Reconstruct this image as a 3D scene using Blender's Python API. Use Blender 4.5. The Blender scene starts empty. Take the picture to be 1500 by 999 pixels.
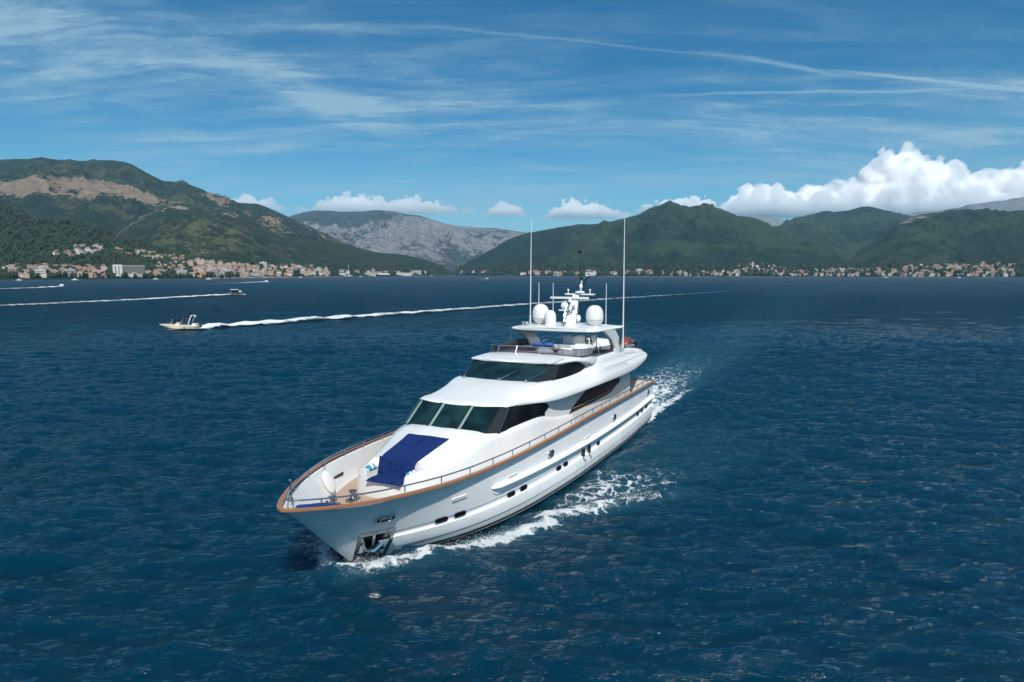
import bpy, math, random
import numpy as np
from mathutils import Vector, Matrix

# ---------------------------------------------------------------- camera, sky, sun, exposure
SC = bpy.context.scene
COL = SC.collection
CAM_H = 11.0
cam_data = bpy.data.cameras.new('camera')
cam_data.sensor_width = 36.0
cam_data.lens = 24.0
cam_data.clip_start = 0.5
cam_data.clip_end = 80000.0
cam = bpy.data.objects.new('camera', cam_data)
COL.objects.link(cam)
PITCH = math.atan((499.5 - 400.0) / 1000.0)
SC.cycles.volume_step_rate = 1.0
cam.location = (0, 0, CAM_H)
cam.rotation_euler = (math.pi / 2 - PITCH, 0, 0)
SC.camera = cam

SUN_EL = math.radians(50)
SUN_AZ_X, SUN_AZ_Y = 0.24, -0.971          # horizontal direction towards the sun (x right, y away from the camera)
SKY_STRENGTH = 0.075
SUN_STRENGTH = 3.9

def N(nt, t, **kw):
    n = nt.nodes.new(t)
    for k, v in kw.items():
        if hasattr(n, k):
            setattr(n, k, v)
        else:
            n.inputs[k.replace('_', ' ')].default_value = v
    return n

def setin(n, **kw):
    for k, v in kw.items():
        n.inputs[k.replace('_', ' ')].default_value = v
    return n

def link(nt, a, b):
    nt.links.new(a, b)

def math_node(nt, op, a, b=None, c=None, clamp=False):
    n = nt.nodes.new('ShaderNodeMath')
    n.operation = op
    n.use_clamp = clamp
    for i, v in enumerate((a, b, c)):
        if v is None:
            continue
        if isinstance(v, (int, float)):
            n.inputs[i].default_value = v
        else:
            nt.links.new(v, n.inputs[i])
    return n.outputs[0]

def smooth(nt, v, a, b, lo=0.0, hi=1.0):
    n = nt.nodes.new('ShaderNodeMapRange')
    n.interpolation_type = 'SMOOTHSTEP'
    n.inputs[1].default_value = a
    n.inputs[2].default_value = b
    n.inputs[3].default_value = lo
    n.inputs[4].default_value = hi
    nt.links.new(v, n.inputs[0])
    return n.outputs[0]

def mixc(nt, fac, a, b, mode='MIX'):
    n = nt.nodes.new('ShaderNodeMix')
    n.data_type = 'RGBA'
    n.blend_type = mode
    for i, v in ((0, fac), (6, a), (7, b)):
        if isinstance(v, (int, float)):
            n.inputs[i].default_value = v
        elif isinstance(v, tuple):
            n.inputs[i].default_value = v if len(v) == 4 else v + (1,)
        else:
            nt.links.new(v, n.inputs[i])
    return n.outputs[2]

def noise(nt, vec, scale, detail=4, rough=0.55, dist=0.0, dim='3D', w=None):
    n = nt.nodes.new('ShaderNodeTexNoise')
    n.noise_dimensions = dim
    n.inputs['Scale'].default_value = scale
    n.inputs['Detail'].default_value = detail
    n.inputs['Roughness'].default_value = rough
    n.inputs['Distortion'].default_value = dist
    if vec is not None:
        nt.links.new(vec, n.inputs['Vector'])
    return n.outputs['Fac']

def mapping(nt, vec, loc=(0, 0, 0), rot=(0, 0, 0), scale=(1, 1, 1)):
    n = nt.nodes.new('ShaderNodeMapping')
    n.inputs[1].default_value = loc
    n.inputs[2].default_value = rot
    n.inputs[3].default_value = scale
    nt.links.new(vec, n.inputs[0])
    return n.outputs[0]

def build_world():
    w = bpy.data.worlds.new('World')
    SC.world = w
    w.use_nodes = True
    nt = w.node_tree
    nt.nodes.clear()
    out = nt.nodes.new('ShaderNodeOutputWorld')
    bg = nt.nodes.new('ShaderNodeBackground')
    sky = nt.nodes.new('ShaderNodeTexSky')
    sky.sky_type = 'NISHITA'
    sky.sun_disc = False
    sky.sun_elevation = SUN_EL
    sky.sun_rotation = math.atan2(SUN_AZ_X, SUN_AZ_Y)
    sky.altitude = 0
    sky.air_density = 1.0
    sky.dust_density = 0.6
    sky.ozone_density = 2.5
    # thin cirrus and old contrails, laid out on the flat layer at cirrus height
    tc = nt.nodes.new('ShaderNodeTexCoord')
    sep = nt.nodes.new('ShaderNodeSeparateXYZ')
    link(nt, tc.outputs['Generated'], sep.inputs[0])
    tcol = mixc(nt, smooth(nt, sep.outputs[2], -0.02, 0.30), (0.18, 0.76, 0.98), (0.015, 0.50, 0.74))
    tcol = mixc(nt, smooth(nt, sep.outputs[2], 0.03, 0.24, 1.0, 0.0), tcol, (0.42, 0.84, 0.97))
    tint = mixc(nt, 1.0, sky.outputs[0], tcol, 'MULTIPLY')
    dz = math_node(nt, 'ADD', math_node(nt, 'MAXIMUM', sep.outputs[2], 0.0), 0.10)
    comb = nt.nodes.new('ShaderNodeCombineXYZ')
    link(nt, math_node(nt, 'DIVIDE', sep.outputs[0], dz), comb.inputs[0])
    link(nt, math_node(nt, 'DIVIDE', sep.outputs[1], dz), comb.inputs[1])
    P = comb.outputs[0]
    warp = nt.nodes.new('ShaderNodeVectorMath')
    warp.operation = 'MULTIPLY_ADD'
    nz = nt.nodes.new('ShaderNodeTexNoise')
    nz.inputs['Scale'].default_value = 0.9
    nz.inputs['Detail'].default_value = 3
    link(nt, P, nz.inputs['Vector'])
    link(nt, nz.outputs['Color'], warp.inputs[0])
    warp.inputs[1].default_value = (0.4, 0.4, 0)
    link(nt, P, warp.inputs[2])
    PW = warp.outputs[0]
    # broad veils
    big = noise(nt, mapping(nt, PW, loc=(3.1, 1.7, 0), rot=(0, 0, 0.5), scale=(0.45, 0.9, 1)), 1.0, 5, 0.55)
    veil = smooth(nt, big, 0.40, 0.66)
    # combed streaks
    st = noise(nt, mapping(nt, PW, loc=(0.3, 5.2, 0), rot=(0, 0, 0.62), scale=(0.55, 2.6, 1)), 1.5, 10, 0.68, 0.5)
    st = smooth(nt, st, 0.38, 0.70)
    st2 = noise(nt, mapping(nt, PW, loc=(7.3, 2.2, 0), rot=(0, 0, -0.35), scale=(0.8, 4.5, 1)), 1.3, 10, 0.66, 0.5)
    st2 = smooth(nt, st2, 0.44, 0.74)
    streak = math_node(nt, 'MAXIMUM', st, math_node(nt, 'MULTIPLY', st2, 0.7))
    fine = noise(nt, mapping(nt, P, rot=(0, 0, 0.4), scale=(2.0, 4.0, 1)), 2.2, 9, 0.7, 0.4)
    cir = math_node(nt, 'MULTIPLY', streak, math_node(nt, 'ADD', math_node(nt, 'MULTIPLY', veil, 0.85), 0.24))
    cir = math_node(nt, 'ADD', math_node(nt, 'MULTIPLY', cir, 0.85), math_node(nt, 'MULTIPLY', veil, 0.22))
    cir = math_node(nt, 'MULTIPLY', cir, math_node(nt, 'ADD', math_node(nt, 'MULTIPLY', smooth(nt, fine, 0.32, 0.68), 0.75), 0.50))
    # contrails: each a wobbling line through two points of the cirrus layer
    def contrail(p0, p1, width, amount, wob, seed, x0, x1):
        ax, ay = p1[0] - p0[0], p1[1] - p0[1]
        L = math.hypot(ax, ay)
        ax, ay = ax / L, ay / L
        s2 = nt.nodes.new('ShaderNodeSeparateXYZ')
        link(nt, P, s2.inputs[0])
        dx = math_node(nt, 'SUBTRACT', s2.outputs[0], p0[0])
        dy = math_node(nt, 'SUBTRACT', s2.outputs[1], p0[1])
        along = math_node(nt, 'ADD', math_node(nt, 'MULTIPLY', dx, ax), math_node(nt, 'MULTIPLY', dy, ay))
        across = math_node(nt, 'SUBTRACT', math_node(nt, 'MULTIPLY', dy, ax), math_node(nt, 'MULTIPLY', dx, ay))
        c = nt.nodes.new('ShaderNodeCombineXYZ')
        link(nt, along, c.inputs[0])
        c.inputs[1].default_value = seed
        w1 = math_node(nt, 'SUBTRACT', noise(nt, c.outputs[0], 1.6, 4, 0.6), 0.5)
        a2 = math_node(nt, 'ABSOLUTE', math_node(nt, 'ADD', across, math_node(nt, 'MULTIPLY', w1, wob)))
        wn = noise(nt, P, 9.0, 5, 0.65)
        wd = math_node(nt, 'DIVIDE', a2, math_node(nt, 'ADD', math_node(nt, 'MULTIPLY', wn, width * 2.0), width * 0.15))
        m = smooth(nt, wd, 0.15, 1.2, 1.0, 0.0)
        e = math_node(nt, 'MULTIPLY', smooth(nt, along, x0 * L - 0.25, x0 * L + 0.25), smooth(nt, along, x1 * L - 0.3, x1 * L + 0.3, 1.0, 0.0))
        m = math_node(nt, 'MULTIPLY', m, e)
        if width > 0.1:
            m = math_node(nt, 'MULTIPLY', m, math_node(nt, 'ADD', math_node(nt, 'MULTIPLY', streak, 0.9), math_node(nt, 'MULTIPLY', smooth(nt, fine, 0.3, 0.7), 0.5)))
        return math_node(nt, 'MULTIPLY', m, amount)
    def cp(u, v):
        d = Vector(((u - 750) / 1000.0, math.cos(PITCH) + (499.5 - v) / 1000.0 * math.sin(PITCH), -math.sin(PITCH) + (499.5 - v) / 1000.0 * math.cos(PITCH))).normalized()
        return (d.x / (d.z + 0.10), d.y / (d.z + 0.10))
    for a in (((640, 42), (1080, 84), 0.012, 0.20, 0.10, 1.0, -0.1, 1.0),
              ((1075, 84), (1230, 109), 0.020, 0.48, 0.10, 2.0, 0.0, 1.0),
              ((1230, 106), (1500, 132), 0.018, 0.58, 0.06, 3.0, 0.0, 1.6),
              ((1000, 141), (1420, 130), 0.020, 0.42, 0.14, 4.0, 0.0, 0.95),
              ((300, 70), (585, 196), 0.14, 0.60, 0.25, 5.0, 0.0, 1.0),
              ((-60, 45), (320, 78), 0.22, 0.42, 0.35, 6.0, 0.0, 1.0)):
        c = contrail(cp(*a[0]), cp(*a[1]), *a[2:])
        cir = math_node(nt, 'ADD', cir, c)
    cir = math_node(nt, 'MINIMUM', cir, 0.85)
    col = mixc(nt, cir, tint, (3.1, 4.9, 6.2))
    link(nt, col, bg.inputs['Color'])
    bg.inputs['Strength'].default_value = SKY_STRENGTH
    link(nt, bg.outputs[0], out.inputs[0])

build_world()
sun_data = bpy.data.lights.new('sun', 'SUN')
sun_data.energy = SUN_STRENGTH
sun_data.angle = math.radians(0.5)
sun_data.color = (1.0, 0.955, 0.89)
sun = bpy.data.objects.new('sun', sun_data)
COL.objects.link(sun)
_h = Vector((SUN_AZ_X, SUN_AZ_Y, 0)).normalized() * math.cos(SUN_EL)
sun.rotation_euler = Vector((-_h.x, -_h.y, -math.sin(SUN_EL))).to_track_quat('-Z', 'Y').to_euler()
sun.location = (0, -50, 200)
SC.view_settings.view_transform = 'Standard'
SC.view_settings.look = 'None'
SC.view_settings.gamma = 1.0
SC.view_settings.exposure = 0.50
SC.view_settings.use_curve_mapping = False
SC.cycles.max_bounces = 16
SC.cycles.diffuse_bounces = 4
SC.cycles.glossy_bounces = 3
SC.cycles.transmission_bounces = 6
SC.cycles.transparent_max_bounces = 16
SC.cycles.volume_bounces = 14
SC.cycles.sample_clamp_direct = 4.0
SC.cycles.caustics_reflective = False
SC.cycles.caustics_refractive = False

# ---------------------------------------------------------------- mesh helpers
def pc(pts):
    """monotone cubic through (x, y) control points, any order"""
    pts = sorted(pts)
    x = np.array([p[0] for p in pts], float)
    y = np.array([p[1] for p in pts], float)
    h = np.diff(x)
    d = np.diff(y) / h
    m = np.zeros(len(x))
    m[0], m[-1] = d[0], d[-1]
    for i in range(1, len(x) - 1):
        if d[i - 1] * d[i] > 0:
            w1, w2 = 2 * h[i] + h[i - 1], h[i] + 2 * h[i - 1]
            m[i] = (w1 + w2) / (w1 / d[i - 1] + w2 / d[i])
    def f(q):
        q = np.clip(np.asarray(q, float), x[0], x[-1])
        i = np.clip(np.searchsorted(x, q) - 1, 0, len(x) - 2)
        t = (q - x[i]) / h[i]
        r = ((2 * t**3 - 3 * t**2 + 1) * y[i] + (t**3 - 2 * t**2 + t) * h[i] * m[i]
             + (-2 * t**3 + 3 * t**2) * y[i + 1] + (t**3 - t**2) * h[i] * m[i + 1])
        return r if r.ndim else float(r)
    return f

def sstep(x, a, b):
    t = np.clip((np.asarray(x, float) - a) / (b - a), 0, 1)
    return t * t * (3 - 2 * t)

class MB:
    def __init__(self):
        self.v, self.f, self.m = [], [], []
    def add(self, verts, faces, mi=0):
        o = len(self.v)
        self.v.extend([tuple(map(float, p)) for p in verts])
        self.f.extend([tuple(int(i) + o for i in fc) for fc in faces])
        self.m.extend([mi] * len(faces))
        return self
    def grid(self, A, cu=False, cv=False, mi=0, flip=False, mifn=None):
        A = np.asarray(A, float)
        n, k = A.shape[:2]
        faces, mis = [], []
        for i in range(n if cu else n - 1):
            for j in range(k if cv else k - 1):
                a, b = i * k + j, i * k + (j + 1) % k
                c, d = ((i + 1) % n) * k + (j + 1) % k, ((i + 1) % n) * k + j
                faces.append((a, d, c, b) if flip else (a, b, c, d))
                mis.append(mifn(i, j) if mifn else mi)
        self.add(A.reshape(-1, 3), faces)
        self.m[-len(mis):] = mis
        return self
    def box(self, lo, hi, mi=0):
        x0, y0, z0 = lo
        x1, y1, z1 = hi
        v = [(x0, y0, z0), (x1, y0, z0), (x1, y1, z0), (x0, y1, z0), (x0, y0, z1), (x1, y0, z1), (x1, y1, z1), (x0, y1, z1)]
        return self.add(v, [(0, 3, 2, 1), (4, 5, 6, 7), (0, 1, 5, 4), (1, 2, 6, 5), (2, 3, 7, 6), (3, 0, 4, 7)], mi)
    def tube(self, pts, r, n=8, mi=0, caps=True):
        P = [Vector(p) for p in pts]
        rr = r if hasattr(r, '__len__') else [r] * len(P)
        rings = []
        up = None
        for i, p in enumerate(P):
            t = (P[min(i + 1, len(P) - 1)] - P[max(i - 1, 0)]).normalized()
            if up is None or abs(up.dot(t)) > 0.98:
                up = Vector((0, 0, 1)) if abs(t.z) < 0.9 else Vector((1, 0, 0))
            a = (up - t * up.dot(t)).normalized()
            up = a
            b = t.cross(a)
            rings.append([p + (a * math.cos(2 * math.pi * k / n) + b * math.sin(2 * math.pi * k / n)) * rr[i] for k in range(n)])
        self.grid([[tuple(q) for q in ring] for ring in rings], cv=True, mi=mi)
        if caps:
            self.add(rings[0], [tuple(range(n))], mi)
            self.add(rings[-1], [tuple(reversed(range(n)))], mi)
        return self
    def lathe(self, prof, c=(0, 0, 0), n=24, mi=0, sx=1.0, sy=1.0):
        A = [[(c[0] + r * sx * math.cos(2 * math.pi * k / n), c[1] + r * sy * math.sin(2 * math.pi * k / n), c[2] + z) for k in range(n)] for r, z in prof]
        return self.grid(A, cv=True, mi=mi)
    def ball(self, c, r, n=12, mi=0):
        rx, ry, rz = r if hasattr(r, '__len__') else (r, r, r)
        A = [[(c[0] + rx * math.sin(t) * math.cos(p), c[1] + ry * math.sin(t) * math.sin(p), c[2] - rz * math.cos(t))
              for p in np.linspace(0, 2 * math.pi, 2 * n, endpoint=False)] for t in np.linspace(0.02, math.pi - 0.02, n)]
        return self.grid(A, cv=True, mi=mi)
    def slab(self, poly, thick, axis='z', base=0.0, mi=0):
        """closed prism: polygon of 2D points extruded along an axis"""
        n = len(poly)
        def p3(p, h):
            return {'z': (p[0], p[1], h), 'y': (p[0], h, p[1]), 'x': (h, p[0], p[1])}[axis]
        v = [p3(p, base) for p in poly] + [p3(p, base + thick) for p in poly]
        f = [tuple(reversed(range(n))), tuple(range(n, 2 * n))] + [(i, (i + 1) % n, n + (i + 1) % n, n + i) for i in range(n)]
        return self.add(v, f, mi)
    def build(self, name, mats, parent=None, origin=(0, 0, 0), angle=35, loc=None, fixn=True):
        V = np.array(self.v, float) - np.array(origin)
        me = bpy.data.meshes.new(name)
        me.from_pydata(V.tolist(), [], self.f)
        for m in (mats if isinstance(mats, (list, tuple)) else [mats]):
            me.materials.append(m)
        me.polygons.foreach_set('material_index', np.array(self.m, dtype=np.int32))
        me.update()
        if fixn:
            import bmesh
            bm = bmesh.new()
            bm.from_mesh(me)
            bmesh.ops.remove_doubles(bm, verts=bm.verts, dist=1e-4)
            bmesh.ops.recalc_face_normals(bm, faces=bm.faces)
            bm.to_mesh(me)
            bm.free()
        me.shade_smooth()
        me.set_sharp_from_angle(angle=math.radians(angle))
        o = bpy.data.objects.new(name, me)
        COL.objects.link(o)
        o.parent = parent
        if loc is not None:
            o.location = loc
        return o

def tag(o, label=None, cat=None, group=None, kind=None):
    if label: o['label'] = label
    if cat: o['category'] = cat
    if group: o['group'] = group
    if kind: o['kind'] = kind
    return o

def empty(name, loc, rz=0.0, **kw):
    o = bpy.data.objects.new(name, None)
    COL.objects.link(o)
    o.empty_display_size = 0.3
    o.location = loc
    o.rotation_euler = (0, 0, rz)
    return tag(o, **kw)

def mat(name, color, rough=0.5, metal=0.0, var=0.0, vscale=3.0, coat=0.0, spec=0.5, bump=0.0, bscale=40.0, bdist=0.01):
    m = bpy.data.materials.new(name)
    m.use_nodes = True
    nt = m.node_tree
    b = nt.nodes['Principled BSDF']
    b.inputs['Base Color'].default_value = tuple(color) + (1,)
    b.inputs['Roughness'].default_value = rough
    b.inputs['Metallic'].default_value = metal
    b.inputs['Coat Weight'].default_value = coat
    b.inputs['Coat Roughness'].default_value = 0.06
    b.inputs['Specular IOR Level'].default_value = spec
    tc = nt.nodes.new('ShaderNodeTexCoord')
    if var > 0:
        f = noise(nt, tc.outputs['Object'], vscale, 5, 0.6)
        c = mixc(nt, f, tuple(x * (1 - var) for x in color), tuple(min(1, x * (1 + var)) for x in color))
        link(nt, c, b.inputs['Base Color'])
        link(nt, math_node(nt, 'ADD', math_node(nt, 'MULTIPLY', f, rough * 0.5), rough * 0.75), b.inputs['Roughness'])
    if bump > 0:
        f = noise(nt, tc.outputs['Object'], bscale, 4, 0.6)
        bp = nt.nodes.new('ShaderNodeBump')
        bp.inputs['Strength'].default_value = bump
        bp.inputs['Distance'].default_value = bdist
        link(nt, f, bp.inputs['Height'])
        link(nt, bp.outputs[0], b.inputs['Normal'])
    return m

def teak_mat(name, color, scale=12.0, seams=None):
    m = mat(name, color, 0.55)
    nt = m.node_tree
    b = nt.nodes['Principled BSDF']
    tc = nt.nodes.new('ShaderNodeTexCoord')
    f = noise(nt, mapping(nt, tc.outputs['Object'], scale=(1.2, 14, 14)), scale / 6, 5, 0.6)
    c = mixc(nt, f, tuple(x * 0.6 for x in color), tuple(min(1, x * 1.35) for x in color))
    if seams:
        sp = nt.nodes.new('ShaderNodeSeparateXYZ')
        link(nt, tc.outputs['Object'], sp.inputs[0])
        fr = math_node(nt, 'FRACT', math_node(nt, 'MULTIPLY', sp.outputs[1], 1.0 / seams))
        line = math_node(nt, 'LESS_THAN', fr, 0.10)
        c = mixc(nt, line, c, (0.05, 0.04, 0.035))
    link(nt, c, b.inputs['Base Color'])
    return m
# ---------------------------------------------------------------- the motor yacht (local frame: x forward, y to port, z up from the waterline)
BOAT_O = Vector((8.0284, 54.2660, 0.0))
BOAT_A = math.radians(-115.753)
BF = Vector((math.cos(BOAT_A), math.sin(BOAT_A), 0))
BP = Vector((-BF.y, BF.x, 0))
def b2w(x, y, z=0.0):
    return BOAT_O + BF * x + BP * y + Vector((0, 0, z))

gel = mat('white_gelcoat', (0.70, 0.70, 0.69), 0.25, var=0.05, vscale=0.9, coat=0.2)
gel_hull = mat('hull_gelcoat', (0.87, 0.87, 0.86), 0.28, var=0.05, vscale=0.5, coat=0.12)
white_matt = mat('white_fabric', (0.74, 0.73, 0.70), 0.8, var=0.06, vscale=3, bump=0.15, bscale=30)
antifoul = mat('black_antifouling', (0.012, 0.013, 0.015), 0.35, var=0.3, vscale=1.5)
bootwhite = mat('boot_line_white', (0.55, 0.56, 0.56), 0.4)
steel = mat('stainless_steel', (0.55, 0.56, 0.58), 0.18, 1.0)
steel_dull = mat('steel_polished_dark', (0.30, 0.31, 0.33), 0.22, 1.0, var=0.35, vscale=6)
black = mat('black_plastic', (0.012, 0.012, 0.014), 0.4)
rubber = mat('grey_seal', (0.03, 0.032, 0.035), 0.5)
varnish = teak_mat('varnished_teak', (0.30, 0.135, 0.062))
varnish.node_tree.nodes['Principled BSDF'].inputs['Roughness'].default_value = 0.3
teak = teak_mat('teak_deck', (0.42, 0.30, 0.22), seams=0.09)
navy = mat('navy_terry', (0.008, 0.027, 0.125), 0.95, var=0.5, vscale=4.5, bump=1.0, bscale=6, bdist=0.16, spec=0.15)
navy_dark = mat('navy_cover', (0.012, 0.04, 0.16), 0.8, var=0.2, vscale=4, spec=0.2)
towel_w = mat('white_towel', (0.72, 0.78, 0.80), 0.95, var=0.06, bump=0.3, bscale=60)
towel_c = mat('turquoise_towel', (0.05, 0.30, 0.42), 0.95, bump=0.3, bscale=60)
band_grey = mat('dome_band_grey', (0.42, 0.40, 0.38), 0.5)
grey_paint = mat('grey_console', (0.10, 0.105, 0.115), 0.45, var=0.15)

def glass_mat(name, col, rough=0.04):
    m = mat(name, col, rough, spec=0.6)
    nt = m.node_tree
    b = nt.nodes['Principled BSDF']
    tc = nt.nodes.new('ShaderNodeTexCoord')
    f = noise(nt, tc.outputs['Object'], 0.8, 2, 0.5)
    c = mixc(nt, smooth(nt, f, 0.35, 0.65), tuple(x * 0.55 for x in col), tuple(x * 1.7 for x in col))
    link(nt, c, b.inputs['Base Color'])
    return m
glass_dark = glass_mat('tinted_glass', (0.005, 0.019, 0.021))
glass_side = glass_mat('black_glass', (0.005, 0.006, 0.007), 0.30)
glass_side.node_tree.nodes['Principled BSDF'].inputs['Specular IOR Level'].default_value = 0.10
mullion_m = mat('dark_mullion', (0.018, 0.02, 0.021), 0.3)
post_m = mat('pale_green_post', (0.20, 0.30, 0.27), 0.4)

def smoked_mat():
    m = bpy.data.materials.new('smoked_acrylic')
    m.use_nodes = True
    nt = m.node_tree
    b = nt.nodes['Principled BSDF']
    b.inputs['Base Color'].default_value = (0.045, 0.042, 0.055, 1)
    b.inputs['Roughness'].default_value = 0.06
    tr = nt.nodes.new('ShaderNodeBsdfTransparent')
    tr.inputs[0].default_value = (0.47, 0.45, 0.51, 1)
    mx = nt.nodes.new('ShaderNodeMixShader')
    mx.inputs[0].default_value = 0.42
    link(nt, tr.outputs[0], mx.inputs[1])
    link(nt, b.outputs[0], mx.inputs[2])
    link(nt, mx.outputs[0], nt.nodes['Material Output'].inputs[0])
    return m
smoked = smoked_mat()

yacht = empty('motor_yacht', BOAT_O, BOAT_A, label='large white motor yacht with teak cap rail and blue foredeck sun pads under way', cat='yacht')

# ---- hull form
X0 = 1.4                                   # transom
def xstem(z):
    return 32.45 + 1.06 * z if z >= 0 else 32.45 + 2.2 * z
bcap = pc([(35.87, 0.0), (35.75, 0.21), (35.5, 0.44), (35.2, 0.70), (34.8, 1.01), (34.1, 1.47), (33.0, 2.08), (32, 2.50), (30.4, 3.02), (28.7, 3.34), (27.3, 3.50),
           (25.9, 3.62), (22, 3.82), (17, 3.98), (11, 4.0), (5, 3.86), (1.4, 3.68), (-3, 3.5)])
zcap = pc([(35.87, 3.22), (34, 3.08), (32, 3.03), (28.7, 2.99), (25.9, 2.98), (21, 3.03), (17, 3.10), (11, 3.08), (5, 2.98), (1.4, 2.88), (-3, 2.8)])
bwl = pc([(32.45, 0.0), (32.2, 0.22), (31.5, 0.72), (30, 1.62), (28, 2.55), (26, 3.12), (23, 3.58), (17, 3.93), (11, 3.98), (5, 3.82), (1.4, 3.60), (-3, 3.4)])
def hb(x, z):
    """half-breadth of the plain hull surface"""
    zc = zcap(min(x, 35.8))
    u = max(0.0, (z - 0.1) / (zc - 0.1))
    sh = xstem(max(z, 0.0))
    g = min(1.0, u) ** 1.15
    d = sh - x
    if d <= 0:
        return 0.0
    a = bwl(32.45 - d)
    b = bcap(35.87 - d)
    return float((1 - g) * a + g * b)
def hull_frame(x, z, off=0.0):
    p = Vector((x, hb(x, z), z))
    tx = (Vector((x + .05, hb(x + .05, z), z)) - Vector((x - .05, hb(x - .05, z), z))).normalized()
    tz = (Vector((x, hb(x, z + .05), z + .05)) - Vector((x, hb(x, z - .05), z - .05))).normalized()
    n = tx.cross(tz)
    if n.y < 0: n = -n
    n.normalize()
    return p + n * off, tx, tz, n

LEDGE = 1.06
rows = []   # (z or fraction, outward offset, material of the strip above it)
rows += [(-1.4, None, 1), (-0.7, 0.0, 1), (-0.15, 0.0, 1), (0.03, 0.0, 2), (0.065, 0.0, 1), (0.20, 0.04, 0), (0.50, 0.05, 0), (0.515, 0.085, 0),
         (LEDGE - 0.05, 0.085, 0), (LEDGE - 0.015, 0.075, 0), (LEDGE + 0.02, -0.03, 0), (LEDGE + 0.24, -0.03, 0), (LEDGE + 0.26, 0.0, 0)]
nup = 16
POCKET = None
taus = np.unique(np.concatenate([np.linspace(0, 0.02, 10), np.linspace(0.02, 0.2, 80), np.linspace(0.2, 1, 110)]))
PK = [(33.02, 1.44), (31.86, 1.46), (31.56, 0.12), (32.50, 0.06)]     # x, z corners of the anchor pocket, refined below
def in_poly(x, z, P):
    c = False
    for i in range(len(P)):
        (x1, z1), (x2, z2) = P[i], P[i - 1]
        if (z1 > z) != (z2 > z) and x < (x2 - x1) * (z - z1) / (z2 - z1) + x1:
            c = not c
    return c
def hull_pts(side):
    A = []
    for t in taus:
        line = []
        zc_ref = 3.0
        allz = [(z, o, m) for z, o, m in rows]
        for z, o, m in allz:
            xs = xstem(z)
            x = xs - (xs - X0) * t
            if o is None:
                y = 0.0
            else:
                if z < 0:
                    y = hb(min(x, 40), 0.0) * (0.95 if z > -0.3 else 0.72) if xstem(0) - x > 0 else 0.0
                    d = xs - x
                    y = float(bwl(32.45 - d)) * (0.97 if z > -0.3 else 0.72)
                else:
                    y = hb(x, z)
                fade = float(sstep(xs - x, 0.5, 2.4))
                y = max(0.0, y + o * fade)
            line.append((x, side * y, z))
        zl = LEDGE + 0.26
        for i in range(1, nup + 1):
            u = i / nup
            xs = xstem(3.22)
            xe = xs - (xs - X0) * t
            z = zl + (zcap(xe) - 0.03 - zl) * u
            xs2 = xstem(z)
            x = xs2 - (xs2 - X0) * t
            line.append((x, side * hb(x, z), z))
        A.append(line)
    return np.array(A)
mb = MB()
rowmat = [r[2] for r in rows] + [0] * nup
for side in (1, -1):
    A = hull_pts(side)
    n, k = A.shape[:2]
    fs, ms = [], []
    for i in range(n - 1):
        for j in range(k - 1):
            q = [A[i, j], A[i, j + 1], A[i + 1, j + 1], A[i + 1, j]]
            cx, cz = sum(p[0] for p in q) / 4, sum(p[2] for p in q) / 4
            if all(in_poly(p[0], p[2], PK) for p in q):
                continue
            fs.append((i * k + j, i * k + j + 1, (i + 1) * k + j + 1, (i + 1) * k + j))
            ms.append(rowmat[j])
    mb.add(A.reshape(-1, 3), fs)
    mb.m[-len(ms):] = ms
    # transom half
    T = A[-1]
    mb.add([(p[0], p[1], p[2]) for p in T] + [(p[0], 0, p[2]) for p in T],
           [(j, j + 1, k + j + 1, k + j) for j in range(k - 1)])
hull = mb.build('hull', [gel_hull, antifoul, bootwhite], yacht, angle=28)

# rub rail: bright sloping top, dark recess under it
for side in (1, -1):
    mb = MB()
    prof = []
    xs = np.concatenate([np.linspace(27.35, 26.6, 10), np.linspace(26.5, X0, 70)])
    zr = pc([(27.4, 1.93), (25, 1.86), (20, 1.76), (14, 1.70), (8, 1.70), (1.4, 1.72)])
    for x in xs:
        f = float(np.clip((27.36 - x) / 0.5, 0, 1)) ** 0.5
        z = zr(x)
        b = hb(x, z)
        h = 0.12 * (0.4 + 0.6 * f)
        w_ = 0.20 * f
        prof.append([(x, side * (b - 0.02), z + h), (x, side * (b + 0.05 * f), z + h * 0.9), (x, side * (b + w_ - .02 * f), z + 0.03 * f), (x, side * (b + w_), z - 0.01), (x, side * (b + w_ - .01 * f), z - 0.05 * f), (x, side * (b + 0.01), z - 0.07 * f - .005), (x, side * (b - 0.03), z - 0.36 * f - 0.02), (x, side * (b - 0.05), z - 0.38 * f - 0.02)])
    mb.grid(prof)
    mb.build('rub_rail', gel_hull, hull, angle=25)

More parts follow.
